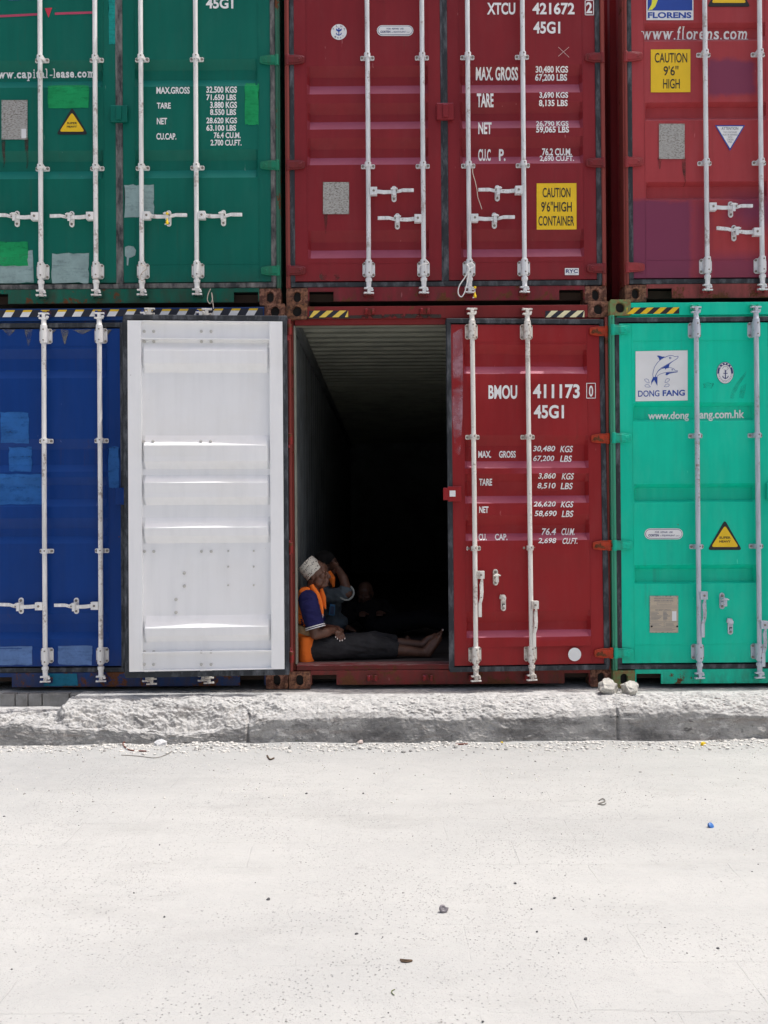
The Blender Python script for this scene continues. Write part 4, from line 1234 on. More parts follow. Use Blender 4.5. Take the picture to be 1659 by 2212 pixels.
# ================================================================== people
k=NT('dark_brown_skin',.48)
a=k.noise(30,4,.6); k.color(k.mix(k.ramp(a,.35,.7),(.150,.070,.046),(.105,.048,.031))); k.bump(a,.12,.003); M['skin']=k.m
def cloth(name,c,var=.2,scale=9,bump=.35):
    k=NT(name,.9,0,.25); a=k.noise(scale,5,.6); b=k.noise(160,2,.5)
    k.color(k.mix(k.ramp(a,.3,.7),tuple(x*(1-var) for x in c),tuple(min(1,x*(1+var)) for x in c)))
    k.bump(k.math('ADD',a,k.math('MULTIPLY',b,.08)),bump,.02); return k.m
M['navy']=cloth('navy_polo_cloth',(.016,.016,.085)); M['orange']=cloth('orange_vest_cloth',(.97,.205,.03),.08)
M['trouser']=cloth('charcoal_trouser_cloth',(.026,.026,.029),.3); M['greyshirt']=cloth('slate_grey_shirt_cloth',(.10,.125,.145)); M['navytrouser']=cloth('navy_trouser_cloth',(.015,.02,.07))
M['darkshirt']=cloth('dark_brown_shirt_cloth',(.012,.010,.010)); M['darktrouser']=cloth('black_trouser_cloth',(.008,.008,.010)); M['tan']=cloth('tan_reflective_tape',(.30,.20,.11),.2,30,.1)
M['nail']=plain('pale_fingernail',(.80,.72,.68),.3,.05); M['eyewhite']=plain('eye_white',(.55,.5,.45),.3,.05); M['hair']=plain('short_black_hair',(.012,.010,.009),.9,.3,60)
M['badge']=plain('blue_plastic_badge',(.02,.16,.34),.3,.1); M['badge_dark']=plain('dark_badge_face',(.01,.04,.11),.3,.1); M['cuffwhite']=plain('white_knit_stripe',(.75,.75,.75),.8,.05); M['steelpen']=plain('silver_pen',(.55,.57,.6),.3,.05)
k=NT('embroidered_cap_cloth',.9,0,.2)
P_=k.sep(k.tc.outputs['Object'])
ang=k.math('ARCTAN2',P_[1],P_[0])
cv=k.n('ShaderNodeCombineXYZ'); k.l(k.math('MULTIPLY',ang,.085),cv.inputs[0]); k.l(P_[2],cv.inputs[1])
vo=k.n('ShaderNodeTexVoronoi'); vo.inputs['Scale'].default_value=88; vo.inputs['Randomness'].default_value=.55; k.l(cv.outputs[0],vo.inputs['Vector'])
dots=k.ramp(vo.outputs['Distance'],.34,.44,1,0)
wv=k.math('ADD',k.math('MULTIPLY',k.math('SINE',k.math('MULTIPLY',ang,11)),.30),k.math('SINE',k.math('MULTIPLY',P_[2],150)))
msk=k.math('MULTIPLY',dots,k.ramp(wv,-.30,.10))
k.color(k.mix(msk,k.mix(k.noise(60,3,.6),(.74,.71,.64),(.60,.57,.50)),(.035,.03,.03)))
k.bump(k.math('SUBTRACT',k.noise(160,3,.6),msk),.4,.003); M['capcloth']=k.m

def A(cx,cy,y): return at((960+cx/2.765)/1.56720,(1820+cy/2.765)/1.56720,y)
def remesh(mb,name,mat,parent,voxel=.006,smooth=6,wrinkle=0,wscale=18,loc=None):
    me=bpy.data.meshes.new(name); me.from_pydata([tuple(v) for v in mb.v],[],mb.f)
    bm=bmesh.new(); bm.from_mesh(me); bmesh.ops.recalc_face_normals(bm,faces=bm.faces); bm.to_mesh(me); bm.free()
    o=bpy.data.objects.new(name,me); COL.objects.link(o)
    r=o.modifiers.new('r','REMESH'); r.mode='VOXEL'; r.voxel_size=voxel; r.adaptivity=0
    sm=o.modifiers.new('s','SMOOTH'); sm.factor=.5; sm.iterations=smooth
    dg=bpy.context.evaluated_depsgraph_get(); ev=o.evaluated_get(dg)
    m2=bpy.data.meshes.new_from_object(ev); bpy.data.objects.remove(o); bpy.data.meshes.remove(me)
    m2.name=name
    if wrinkle:
        m2.update()
        ns=[v.normal.copy() for v in m2.vertices]
        for v,n in zip(m2.vertices,ns):
            q=v.co*wscale
            d=noise.ridged_multi_fractal(Vector((q.x*.55+q.z*.6,q.y*.8,q.z*1.1)),.9,2,3,1,2)-1.1
            v.co+=n*wrinkle*max(-1.2,min(1.2,d))
    m2.materials.clear(); m2.materials.append(mat)
    for p in m2.polygons: p.use_smooth=True; p.material_index=0
    org=parent['_o'] if (parent is not None and '_o' in parent) else loc
    org=Vector(org)
    for v in m2.vertices: v.co-=org
    o=bpy.data.objects.new(name,m2); COL.objects.link(o)
    if parent is not None: o.parent=parent
    else: o.location=org
    return o
def chain(mb,pts,rs,seg=14):
    """tapered limb with round joints"""
    for i in range(len(pts)-1):
        a,b=Vector(pts[i]),Vector(pts[i+1]); n=5
        mb.tube([a.lerp(b,t/n) for t in range(n+1)],[rs[i]+(rs[i+1]-rs[i])*t/n for t in range(n+1)],seg)
    for p,r in zip(pts,rs): mb.ball(p,r,seg,8)
def head_prims(mb,c,rot,s=1.0):
    T=lambda x,y,z: Vector(c)+rot@(Vector((x,y,z))*s)
    def B(p,r): mb.ball(T(*p),tuple(q*s for q in r),16,12,rot=rot)
    B((-.008,0,.038),(.094,.074,.082)); B((.035,0,-.030),(.058,.058,.072)); B((.048,0,-.078),(.036,.038,.030)); B((.020,0,-.062),(.050,.056,.040))
    B((.070,0,.045),(.026,.055,.040))
    for sy in (-1,1):
        B((.080,sy*.026,.018),(.014,.026,.009)); B((.064,sy*.040,-.012),(.026,.022,.022)); B((.104,sy*.013,-.026),(.010,.009,.008))
        B((-.004,sy*.074,-.002),(.020,.008,.032)); B((-.012,sy*.079,.006),(.012,.006,.022)); B((.000,sy*.072,-.026),(.010,.007,.010))
        B((.030,sy*.048,-.055),(.038,.020,.036))
    chain(mb,[T(.088,0,.022),T(.103,0,-.006),T(.113,0,-.022)],[.009*s,.011*s,.0125*s],10)
    B((.094,0,-.047),(.014,.024,.008)); B((.091,0,-.060),(.013,.022,.0085)); B((.082,0,-.040),(.018,.026,.014)); B((.080,0,-.083),(.017,.022,.015))
    return T
def eyes(parent,T,rot,s=1.0):
    org=Vector(parent['_o'])
    for sy in (-1,1):
        mb=MB(); mb.ball(T(.074,sy*.030,.004)-org,.0125*s,12,8); mb.ball(T(.0815,sy*.032,.004)-org,.0065*s,10,6,1)
        mb.build('eye',[M['eyewhite'],M['hair']],parent,smooth=True)
def person(name,label,mb,org,voxel=.0048):
    o=remesh(mb,name,M['skin'],None,voxel,4,loc=org); o['_o']=list(org); tag(o,label,'person'); return o
YAX=Vector((0,1,0))

# ---- man with the embroidered cap
o1=A(215,1150,.34); o1.z=.1665
mb=MB()
mb.ball(A(215,1060,.34),(.11,.15,.085)); mb.ball(A(212,900,.34),(.095,.14,.13)); mb.ball(A(228,690,.34),(.10,.155,.16))
chain(mb,[A(236,560,.20),A(236,560,.48)],[.055,.055]); chain(mb,[A(262,520,.34),A(286,430,.34)],[.056,.050])
chain(mb,[A(232,580,.165),A(298,905,.135),A(400,888,.185),A(468,866,.235)],[.050,.042,.038,.027])
chain(mb,[A(240,580,.515),A(345,850,.545),A(500,855,.36)],[.050,.042,.027])
# right hand, lying under the left
mb.ball(A(500,888,.250),(.042,.032,.020))
for i,(tx_,ty_) in enumerate(((560,905),(556,890),(548,878),(538,868))): chain(mb,[A(515,884-i*4,.245+i*.012),A(540,(884+ty_)/2,.25+i*.013),A(tx_,ty_,.265+i*.014)],[.0095,.0088,.0080],10)
# left hand over it, the fingers spread down over the thigh
mb.ball(A(522,872,.290),(.036,.042,.022)); chain(mb,[A(500,855,.36),A(522,872,.29)],[.027,.024])
tips=[(488,928,.205),(504,944,.196),(526,962,.190),(549,960,.190),(573,942,.200)]
kn=[(505,888,.245),(515,893,.236),(525,896,.232),(536,896,.232),(546,890,.238)]
for (a,b) in zip(kn,tips):
    m_=((a[0]+b[0])/2+(1 if b[0]>525 else -2),(a[1]+b[1])/2-6,(a[2]+b[2])/2-.012)
    chain(mb,[A(522,874,.275),A(*a),A(*m_),A(*b)],[.012,.0098,.0090,.0078],10)
# legs, bare below the trousers
chain(mb,[A(240,1060,.25),A(800,1005,.27),A(1000,1045,.30),A(1325,1080,.335)],[.075,.055,.050,.034])
chain(mb,[A(250,1050,.43),A(850,975,.455),A(1060,990,.47),A(1300,1005,.475)],[.075,.055,.047,.033])
def foot(mb,ank,heel,ball_,toe,sy,inner):
    mb.ball(heel,(.034,.034,.036)); chain(mb,[ank,heel],[.034,.033])
    chain(mb,[ank,ank.lerp(ball_,.55)+Vector((-.006,0,.008)),ball_],[.036,.031,.026]); chain(mb,[heel,heel.lerp(ball_,.5)+Vector((.004,sy*.012,0)),ball_+Vector((.006,sy*.012,0))],[.034,.028,.026])
    mb.ball(ball_,(.028,.046,.030))
    d=(toe-ball_)
    for i in range(5):
        yy=(-.036+.018*i)*(1 if inner>0 else -1); L_=(.62,.72,.80,.90,1.0)[i]; r=(.0085,.009,.0095,.010,.0135)[i]
        chain(mb,[ball_+Vector((0,yy,0)),ball_+d*L_*.6+Vector((.004,yy,0)),ball_+d*L_+Vector((0,yy*1.02,0))],[r*1.2,r,r*.95],10)
foot(mb,A(1330,1075,.335),A(1352,1085,.335),A(1452,935,.345),A(1490,870,.350),-1,1)
foot(mb,A(1305,1005,.475),A(1335,1030,.475),A(1420,925,.48),A(1452,890,.48),1,-1)
hc=A(302,350,.335); hrot=Matrix.Rotation(R(-12),3,'Z')@Matrix.Rotation(R(-4),3,'Y')
T1=head_prims(mb,hc,hrot,1.0)
chain(mb,[A(286,430,.34),T1(-.02,0,-.03)],[.050,.052])
p1=person('person','seated older man in a white embroidered cap and orange vest leaning at the doorway',mb,o1)
eyes(p1,T1,hrot)
org=Vector(p1['_o'])
# cap: a stiff tube set far back on the head
axis=Vector((-.70,.04,.715)).normalized(); q=axis.to_track_quat('Z','Y')
cb=A(288,322,.335)
mb=MB(); n=40; rows=[(-.012,.0835,.092),(-.010,.086,.095),(.02,.086,.095),(.06,.083,.092),(.098,.079,.088),(.104,.077,.086),(.106,.072,.081),(.101,.066,.075),(.094,.03,.035),(.092,.0,.0)]
vs=[];fs=[]
for (z,ry,rx) in rows:
    for i in range(n):
        a=2*math.pi*i/n; vs.append((rx*math.cos(a),ry*math.sin(a),z+.0016*math.sin(a*9+z*60)))
for j in range(len(rows)-1):
    for i in range(n): fs.append((j*n+i,j*n+(i+1)%n,(j+1)*n+(i+1)%n,(j+1)*n+i))
mb.add(vs,fs); cap_=mb.build('cap',M['capcloth'],p1,smooth=True); cap_.location=cb-org; cap_.rotation_mode='QUATERNION'; cap_.rotation_quaternion=q
# hair under the rim
mb=MB(); mb.ball(T1(-.03,0,.012),(.072,.073,.062),16,12,rot=hrot); remesh(mb,'hair',M['hair'],p1,.006,2)
# polo shirt with short sleeves
mb=MB()
mb.ball(A(212,900,.34),(.108,.155,.14)); mb.ball(A(228,690,.34),(.113,.168,.165)); chain(mb,[A(236,565,.19),A(236,565,.49)],[.066,.066])
mb.ball(A(215,1020,.34),(.115,.155,.09))
for (sy,el) in ((.155,A(300,850,.130)),(.525,A(320,800,.545))):
    sh=A(230,590,sy); mb.ball(sh,(.078,.060,.085)); mb.tube([sh,sh.lerp(el,.35),sh.lerp(el,.7),el],[.076,.076,.074,.072],18)
shirt=remesh(mb,'shirt',M['navy'],p1,.006,5,.005,16)
mb=MB(); tube_c=A(300,850,.130); dirv=(A(300,850,.130)-A(230,590,.155)).normalized()
for off_ in (-.004,-.018): mb.tube([tube_c+dirv*(off_-.0035),tube_c+dirv*(off_+.0035)],[.0800,.0800],28)
for i in range(len(mb.v)): mb.v[i]=tuple(Vector(mb.v[i])-org)
mb.build('cuff_stripe',M['cuffwhite'],p1,smooth=True)
# orange vest: yoke and front panels, and the skirt behind the arm
mb=MB()
mb.ball(A(207,905,.34),(.116,.160,.150)); mb.ball(A(224,690,.34),(.121,.165,.172)); chain(mb,[A(215,540,.25),A(215,540,.43)],[.070,.070]); mb.ball(A(262,560,.30),(.055,.070,.055))
mb.tube([A(222,905,.325),A(226,1020,.325),A(226,1150,.325)],[.180,.195,.198],24,squash=None)
for i in range(len(mb.v)-24*3,len(mb.v)):
    v=Vector(mb.v[i]); c_=A(224,905,.325); v.x=c_.x+(v.x-c_.x)*.44; mb.v[i]=v
remesh(mb,'vest',M['orange'],p1,.006,4,.005,14)
mb=MB(); cband=A(207,850,.34)
mb.tube([cband+Vector((0,0,-.030)),cband+Vector((.0,0,.030))],[.170,.172],32)
for i in range(len(mb.v)):
    v=Vector(mb.v[i]); v.x=cband.x+(v.x-cband.x)*.725; v.z+= (v.x-cband.x)*-.35; mb.v[i]=tuple(v-org)
mb.build('reflective_band',M['tan'],p1,smooth=True)
# far front panel edge and a pen in the pocket
mb=MB(); pts=[A(352,478,.33),A(372,560,.325),A(392,668,.32)]
mb.tube(pts,[.014,.022,.006],10); 
for i in range(len(mb.v)): mb.v[i]=tuple(Vector(mb.v[i])-org)
mb.build('vest_lapel',M['orange'],p1,smooth=True)
mb=MB(); pts=[A(262,450,.24),A(318,540,.205),A(350,640,.185),A(362,735,.180)]
mb.tube(pts,[.020,.024,.020,.012],10)
for i in range(len(mb.v)): mb.v[i]=tuple(Vector(mb.v[i])-org)
mb.build('vest_lapel',M['orange'],p1,smooth=True)
mb=MB(); mb.tube([A(366,715,.175),A(363,770,.172)],[.006,.004],8)
for i in range(len(mb.v)): mb.v[i]=tuple(Vector(mb.v[i])-org)
mb.build('pen',M['steelpen'],p1,smooth=True)
# trousers
mb=MB()
mb.ball(A(225,1060,.34),(.125,.160,.090))
chain(mb,[A(250,1055,.25),A(520,1030,.255),A(800,992,.27)],[.098,.094,.084]); mb.tube([A(800,992,.27),A(950,1020,.292),A(1066,1040,.305)],[.084,.072,.064],18)
chain(mb,[A(260,1040,.43),A(850,965,.455)],[.095,.078]); mb.tube([A(850,965,.455),A(1058,985,.47)],[.078,.060],18)
mb.tube([A(350,1070,.25),A(820,1060,.27),A(1062,1066,.30)],[.060,.062,.046],14)
tr=remesh(mb,'trousers',M['trouser'],p1,.006,5,.008,13)
fl=.1685
for v in tr.data.vertices:
    if v.co.z+org.z<fl: v.co.z=fl-org.z
for v in p1.data.vertices:
    if v.co.z+org.z<fl: v.co.z=fl-org.z
for v in [c for c in p1.children if c.name.startswith('vest')][0].data.vertices:
    if v.co.z+org.z<fl: v.co.z=fl-org.z
for t in tips:
    mb=MB(); mb.ball(A(t[0],t[1]+3,t[2]-.004)-org,(.0055,.0055,.0068),10,6); mb.build('fingernail',M['nail'],p1,smooth=True)
mb=MB(); mb.ball(A(1492,864,.345)-org,(.006,.008,.007),10,6); mb.build('toenail',M['nail'],p1,smooth=True)

A2=lambda cx,cy,y: A(cx,cy,y+.26)
# ---- man behind him, hand raised to his forehead
o2=A2(330,1080,.86); o2.z=.1665
mb=MB()
mb.ball(A2(340,1000,.86),(.12,.16,.10)); mb.ball(A2(400,840,.85),(.12,.16,.14)); mb.ball(A2(405,660,.84),(.11,.16,.16))
chain(mb,[A2(400,520,.69),A2(400,520,.99)],[.055,.055]); chain(mb,[A2(405,500,.84),A2(400,380,.84)],[.055,.05])
chain(mb,[A2(420,540,.66),A2(600,520,.56),A2(560,380,.57),A2(515,300,.62)],[.048,.042,.040,.030])
mb.ball(A2(492,268,.65),(.030,.026,.042))
for i in range(4): chain(mb,[A2(500,250+i*13,.63+i*.008),A2(468,228+i*16,.62+i*.01),A2(438,240+i*18,.66+i*.012)],[.0105,.0098,.0085],10)
chain(mb,[A2(505,290,.63),A2(480,310,.62),A2(455,318,.64)],[.012,.011,.009],10)
chain(mb,[A2(420,540,1.02),A2(480,780,1.05),A2(600,850,.95)],[.048,.042,.03]); mb.ball(A2(615,855,.94),(.04,.03,.02))
for i in range(4): chain(mb,[A2(620,850+i*5,.93-i*.015),A2(650,858+i*4,.925-i*.015),A2(672,868+i*4,.925-i*.014)],[.010,.009,.008],10)
chain(mb,[A2(350,1000,.77),A2(760,985,.75),A2(1120,1040,.80)],[.08,.06,.04]); chain(mb,[A2(350,1000,.95),A2(780,985,.96),A2(1140,1040,.97)],[.08,.06,.04])
for yy in (.80,.97): mb.ball(A2(1160,1010,yy),(.035,.04,.09))
h2=A2(392,262,.83); r2=Matrix.Rotation(R(-8),3,'Z')@Matrix.Rotation(R(10),3,'Y')
T2=head_prims(mb,h2,r2,.98)
p2=person('person','man in slate grey shirt raising his hand to his forehead behind the capped man',mb,o2)
eyes(p2,T2,r2,.98); org2=Vector(p2['_o'])
mb=MB(); mb.ball(T2(-.014,0,.050),(.096,.079,.082),16,12,rot=r2); hr=remesh(mb,'hair',M['hair'],p2,.006,2)
mb=MB()
mb.ball(A2(400,850,.85),(.135,.175,.13)); mb.ball(A2(470,800,.82),(.11,.15,.11)); mb.ball(A2(410,650,.84),(.125,.17,.16)); chain(mb,[A2(400,525,.69),A2(400,525,.99)],[.066,.066])
mb.ball(A2(530,790,.80),(.07,.11,.06))
mb.tube([A2(425,550,.65),A2(520,545,.60),A2(585,505,.56)],[.070,.066,.058],16)
mb.tube([A2(425,550,1.03),A2(470,760,1.05)],[.07,.06],16); mb.ball(A2(425,550,.66),.068); mb.ball(A2(425,550,1.02),.068)
mb.ball(A2(578,490,.56),(.058,.05,.05))
remesh(mb,'shirt',M['greyshirt'],p2,.006,5,.007,14)
mb=MB(); pts=[]
e0=A2(588,500,.545)
for i in range(24):
    a=2*math.pi*i/24; pts.append(e0+Vector((.062*math.cos(a),.02*math.sin(a),-.012+.062*math.sin(a)*(1.0 if math.sin(a)<0 else .9))))
pts.append(pts[0]); mb.tube(pts,.0085,8)
for i in range(len(mb.v)): mb.v[i]=tuple(Vector(mb.v[i])-org2)
mb.build('rolled_cuff',plain('pale_rolled_cuff',(.34,.36,.34),.9,.2,40,.4),p2,smooth=True)
mb=MB(); mb.tube([A2(428,318,.62),A2(452,380,.60),A2(470,460,.62)],[.016,.030,.010],10)
for i in range(len(mb.v)): mb.v[i]=tuple(Vector(mb.v[i])-org2)
mb.build('vest_lapel',M['orange'],p2,smooth=True)
mb=MB(); mb.ball(A2(350,1010,.86),(.13,.17,.10)); chain(mb,[A2(360,1000,.77),A2(760,980,.75),A2(1080,1030,.79)],[.095,.082,.055]); chain(mb,[A2(360,1000,.95),A2(780,980,.96),A2(1090,1030,.97)],[.095,.082,.055])
tr2=remesh(mb,'trousers',M['navytrouser'],p2,.007,5,.007,13)
for o_ in (tr2,p2):
    for v in o_.data.vertices:
        if v.co.z+org2.z<fl: v.co.z=fl-org2.z
mb=MB(); mb.tube([A2(372,455,.665),A2(408,540,.635),A2(442,625,.60)],[.005,.005,.004],6); mb.tube([A2(385,440,.68),A2(425,540,.63),A2(448,625,.60)],[.005,.005,.004],6)
for i in range(len(mb.v)): mb.v[i]=tuple(Vector(mb.v[i])-org2)
mb.build('lanyard',M['badge_dark'],p2,smooth=True)
bc=A2(455,676,.595)-org2
mb=MB(); mb.box(-.023,.023,-.003,.003,-.047,.047); mb.box(-.017,.017,-.0045,-.0031,-.040,.030,1)
bd=mb.build('badge',[M['badge'],M['badge_dark']],p2,bevel=.002); bd.location=bc; bd.rotation_euler=(0,R(6),0)

# ---- third man, deep in the dark
o3=A(800,900,2.05); o3.z=.1665
mb=MB(); c3=A(765,525,1.95)
fz=.1665; cx=c3.x
hipP=Vector((cx+.16,1.34,fz+.10)); chP=Vector((cx+.05,1.62,fz+.20)); shA=Vector((cx-.15,1.72,fz+.24)); shB=Vector((cx+.18,1.72,fz+.25))
arms=[[shA,Vector((cx-.22,1.50,fz+.12)),Vector((cx-.02,1.40,fz+.21))],[shB,Vector((cx+.30,1.52,fz+.12)),Vector((cx+.14,1.36,fz+.22))]]
legs=[[hipP+Vector((0,-.07,0)),Vector((cx+.56,1.22,fz+.17)),Vector((cx+.96,1.20,fz+.05))],[hipP+Vector((.02,.09,0)),Vector((cx+.58,1.42,fz+.17)),Vector((cx+.98,1.36,fz+.05))]]
DY=Vector((0,.33,0)); hipP+=DY; chP+=DY; shA+=DY; shB+=DY
arms=[[ar[0]]+[q+DY for q in ar[1:]] for ar in arms]; legs=[[hipP+Vector((.01*i,-.07+.16*i,0))]+[q+DY for q in lg[1:]] for i,lg in enumerate(legs)]
mb.ball(hipP,(.15,.15,.095)); mb.ball((hipP+chP)/2,(.15,.17,.10)); mb.ball(chP,(.16,.16,.12)); chain(mb,[shA,shB],[.055,.055])
for ar in arms:
    chain(mb,ar,[.048,.042,.028]); hnd=ar[2]+Vector((0,-.05,.005)); mb.ball(hnd,(.038,.045,.022))
    for i in range(4): chain(mb,[hnd+Vector((-.024+i*.016,-.03,0)),hnd+Vector((-.026+i*.017,-.065,-.004)),hnd+Vector((-.026+i*.017,-.085,-.016))],[.0098,.009,.008],10)
    chain(mb,[hnd+Vector((.034,.01,0)),hnd+Vector((.052,-.03,-.004))],[.011,.009],10)
for lg in legs:
    chain(mb,lg,[.08,.058,.036]); mb.ball(lg[2]+Vector((.04,-.01,.05)),(.035,.042,.085))
r3=Matrix.Rotation(R(-100),3,'Z')@Matrix.Rotation(R(12),3,'Y')
T3=head_prims(mb,c3,r3,.98); chain(mb,[(shA+shB)/2,T3(-.03,0,-.04)],[.055,.052])
p3=person('person','man lying back deepest in the dark container, only his head showing',mb,o3,.006)
org3=Vector(p3['_o'])
mb=MB(); mb.ball((hipP+chP)/2,(.17,.19,.12)); mb.ball(chP,(.175,.175,.135)); chain(mb,[shA,shB],[.066,.066])
for ar in arms: chain(mb,ar,[.066,.056,.040])
remesh(mb,'shirt',M['darkshirt'],p3,.008,5,.006,14)
mb=MB(); mb.ball(hipP,(.17,.165,.10))
for lg in legs: chain(mb,[lg[0],lg[1],lg[1].lerp(lg[2],.85)],[.092,.074,.052])
tr3=remesh(mb,'trousers',M['darktrouser'],p3,.008,5,.006,13)
for o_ in (tr3,p3):
    for v in o_.data.vertices:
        if v.co.z+org3.z<fl: v.co.z=fl-org3.z
for p_ in (p1,p2,p3):
    if '_o' in p_: del p_['_o']

# ================================================================== stones, blocks and litter
M['rock']=None
k=NT('white_coral_rock',.95,0,.2); a=k.noise(9,8,.7); b=k.noise(30,6,.7)
k.color(k.mix(k.ramp(a,.38,.62),(.64,.62,.56),(.44,.425,.39))); k.bump(k.math('ADD',a,k.math('MULTIPLY',b,.5)),.8,.02); M['rock']=k.m
def rock(name,label,c,r,seed,cat='stone',mat=None,rz=0,group=None):
    bm=bmesh.new(); bmesh.ops.create_icosphere(bm,subdivisions=4,radius=1)
    rnd=random.Random(seed)
    planes=[(Vector((rnd.uniform(-1,1),rnd.uniform(-1,1),rnd.uniform(-.3,1))).normalized(),rnd.uniform(.55,.86)) for i in range(15)]
    for v in bm.verts:
        q=v.co.copy()
        for n_,d_ in planes:
            e=q.dot(n_)-d_
            if e>0: q-=n_*e*.97
        q*=1+.16*noise.noise(v.co*2+Vector((seed,0,0)))+.05*noise.fractal(v.co*5+Vector((0,seed,0)),1,2,4)
        v.co=Vector((q.x*r[0],q.y*r[1],q.z*r[2]))
    me=bpy.data.meshes.new(name); bm.to_mesh(me); bm.free(); me.materials.append(mat or M['rock'])
    for p in me.polygons: p.use_smooth=True
    set_auto_smooth(me,R(22))
    o=bpy.data.objects.new(name,me); COL.objects.link(o); o.location=c; o.rotation_euler=(0,0,rz)
    tag(o,label,cat,group); return o
pa=at(1315,1490,-.21); pb=at(1358,1493,-.22)
rock('stone','larger pale jagged stone on the kerb before the rusty container corner',(pa.x,-.22,.030),(.090,.075,.062),3,rz=.4,group='two stones on the kerb')
rock('stone','rounder grey white stone on the kerb, right one of the two',(pb.x,-.235,.026),(.072,.065,.060),8,rz=1.2,group='two stones on the kerb')
pc=at(1337,1500,-.28); rock('stone','small white pebble lying between the two stones on the kerb',(pc.x,-.28,-.012),(.018,.016,.012),11)
def gpt(px,py,dz=0):
    p=ground_at(px,py,GZ); p.z=ground_h(p.x,p.y)+dz; return p
p=gpt(349,1612); rock('stone','smooth white stone lump on the road below the kerb at left',(p.x,p.y,p.z+.016),(.052,.034,.030),15,mat=plain('chalk_white_stone',(.66,.66,.66),.95,.08,12,.3))
p=gpt(778,1609); rock('stone','small pinkish white stone at the foot of the kerb near the middle',(p.x,p.y,p.z+.012),(.022,.018,.018),21,mat=plain('pinkish_stone',(.55,.46,.42),.9,.15,20,.4))
# row of small paving blocks under the blue container
k=NT('grey_paving_block',.92,0,.2); a=k.noise(14,7,.7); k.color(k.mix(k.ramp(a,.35,.68),(.30,.30,.295),(.20,.195,.185))); k.bump(a,.5,.006); M['block']=k.m
edges=[(-45,-2),(-1,32),(33,60),(60.6,90),(91,149),(150,178)]
names=['grey paving block at the left edge of the picture under the blue container','second paving block from the left under the blue container','small square paving block left of the widest block','paving block just left of the widest one under the blue container','widest paving block of the row under the blue container','rightmost paving block, where the broken kerb begins']
for i,((a_,b_),nm) in enumerate(zip(edges,names)):
    if b_<0: continue
    x0=at(a_,1500,-.085).x+.002; x1=at(b_,1500,-.085).x-.002
    mb=MB(); d_=random.uniform(-.006,.006)
    mb.box(x0,x1,-.085+d_,-.012,-.118,-.019-abs(d_)*.4)
    o=mb.build('paving_block',M['block'],bevel=.006); tag(o,nm if i>1 else names[0],'paving block','paving blocks under the blue container')
# little things
def wire(name,label,cat,pts,r,mat,group=None):
    c=Vector((sum(p[0] for p in pts)/len(pts),sum(p[1] for p in pts)/len(pts),min(p[2] for p in pts)))
    cu=[]; P0=[Vector(p) for p in pts]
    n=len(P0)
    for i in range(n-1):   # Catmull-Rom
        a=P0[max(0,i-1)];b=P0[i];d=P0[i+1];e=P0[min(n-1,i+2)]
        for s_ in range(6):
            t=s_/6; cu.append(.5*((2*b)+(d-a)*t+(2*a-5*b+4*d-e)*t*t+(3*b-a-3*d+e)*t**3))
    cu.append(P0[-1])
    mb=MB(); mb.tube([q-c for q in cu],r,7)
    o=mb.build(name,mat,smooth=True); o.location=c; tag(o,label,cat,group); return o
M['rustwire']=plain('rusty_red_wire',(.16,.05,.03),.8,.3,40); M['twig']=plain('dry_twig',(.10,.065,.04),.9,.3,40); M['greytwig']=plain('grey_cord',(.22,.21,.19),.9,.2,40)
wire('wire','bent rusty red wire on the road at left','wire',[gpt(273,1607,.012),gpt(266,1613,.007),gpt(268,1620,.005),gpt(282,1625,.005),gpt(316,1626,.006)],.0045,M['rustwire'])
wire('cord','thin grey cord lying on the road below the rusty wire','cord',[gpt(262,1634,.004),gpt(300,1635,.004),gpt(335,1639,.004),gpt(357,1634,.004),gpt(372,1626,.004)],.0025,M['greytwig'])
wire('twig','forked dark twig on the road below the kerb joint','twig',[gpt(577,1634,.004),gpt(583,1642,.006),gpt(592,1640,.008)],.005,M['twig'])
wire('twig','short reddish twig under the open doorway','twig',[gpt(984,1616,.006),gpt(1000,1615,.006),gpt(1010,1614,.005)],.005,M['rustwire'])
wire('twig','pair of dry stalks lying on the road near the bottom middle','twig',[gpt(864,2076,.004),gpt(880,2078,.004),gpt(890,2079,.004),gpt(878,2081,.004),gpt(866,2079,.004)],.003,M['twig'])
wire('string','coiled bit of pale string on the road at right','string',[gpt(1294,1730,.004),gpt(1302,1727,.006),gpt(1307,1732,.004),gpt(1299,1736,.005),gpt(1292,1738,.004),gpt(1304,1740,.004),gpt(1309,1737,.004)],.003,M['greytwig'])
wire('stalk','thin green stalk curled on the road at the bottom','stalk',[gpt(853,2139,.003),gpt(847,2142,.003),gpt(846,2146,.003),gpt(852,2152,.003)],.0015,plain('green_stalk',(.12,.15,.05),.8,.2))
# snail shell: a coiled tapering tube
p=gpt(958,1975)
pts=[];rs=[]
for i in range(46):
    t=i/45; a=-.5+t*2*math.pi*2.1; rr=.0015+.0125*t**1.3
    pts.append(Vector((rr*math.cos(a),-.004*(1-t),.017+rr*math.sin(a)))); rs.append(.0012+.0074*t**1.2)
mb=MB(); mb.tube(pts,rs,12)
o=mb.build('snail_shell',plain('grey_banded_shell',(.20,.185,.20),.4,.4,120),smooth=True); o.location=p; o.rotation_euler=(R(-25),0,R(10)); tag(o,'grey coiled snail shell alone on the road','shell')
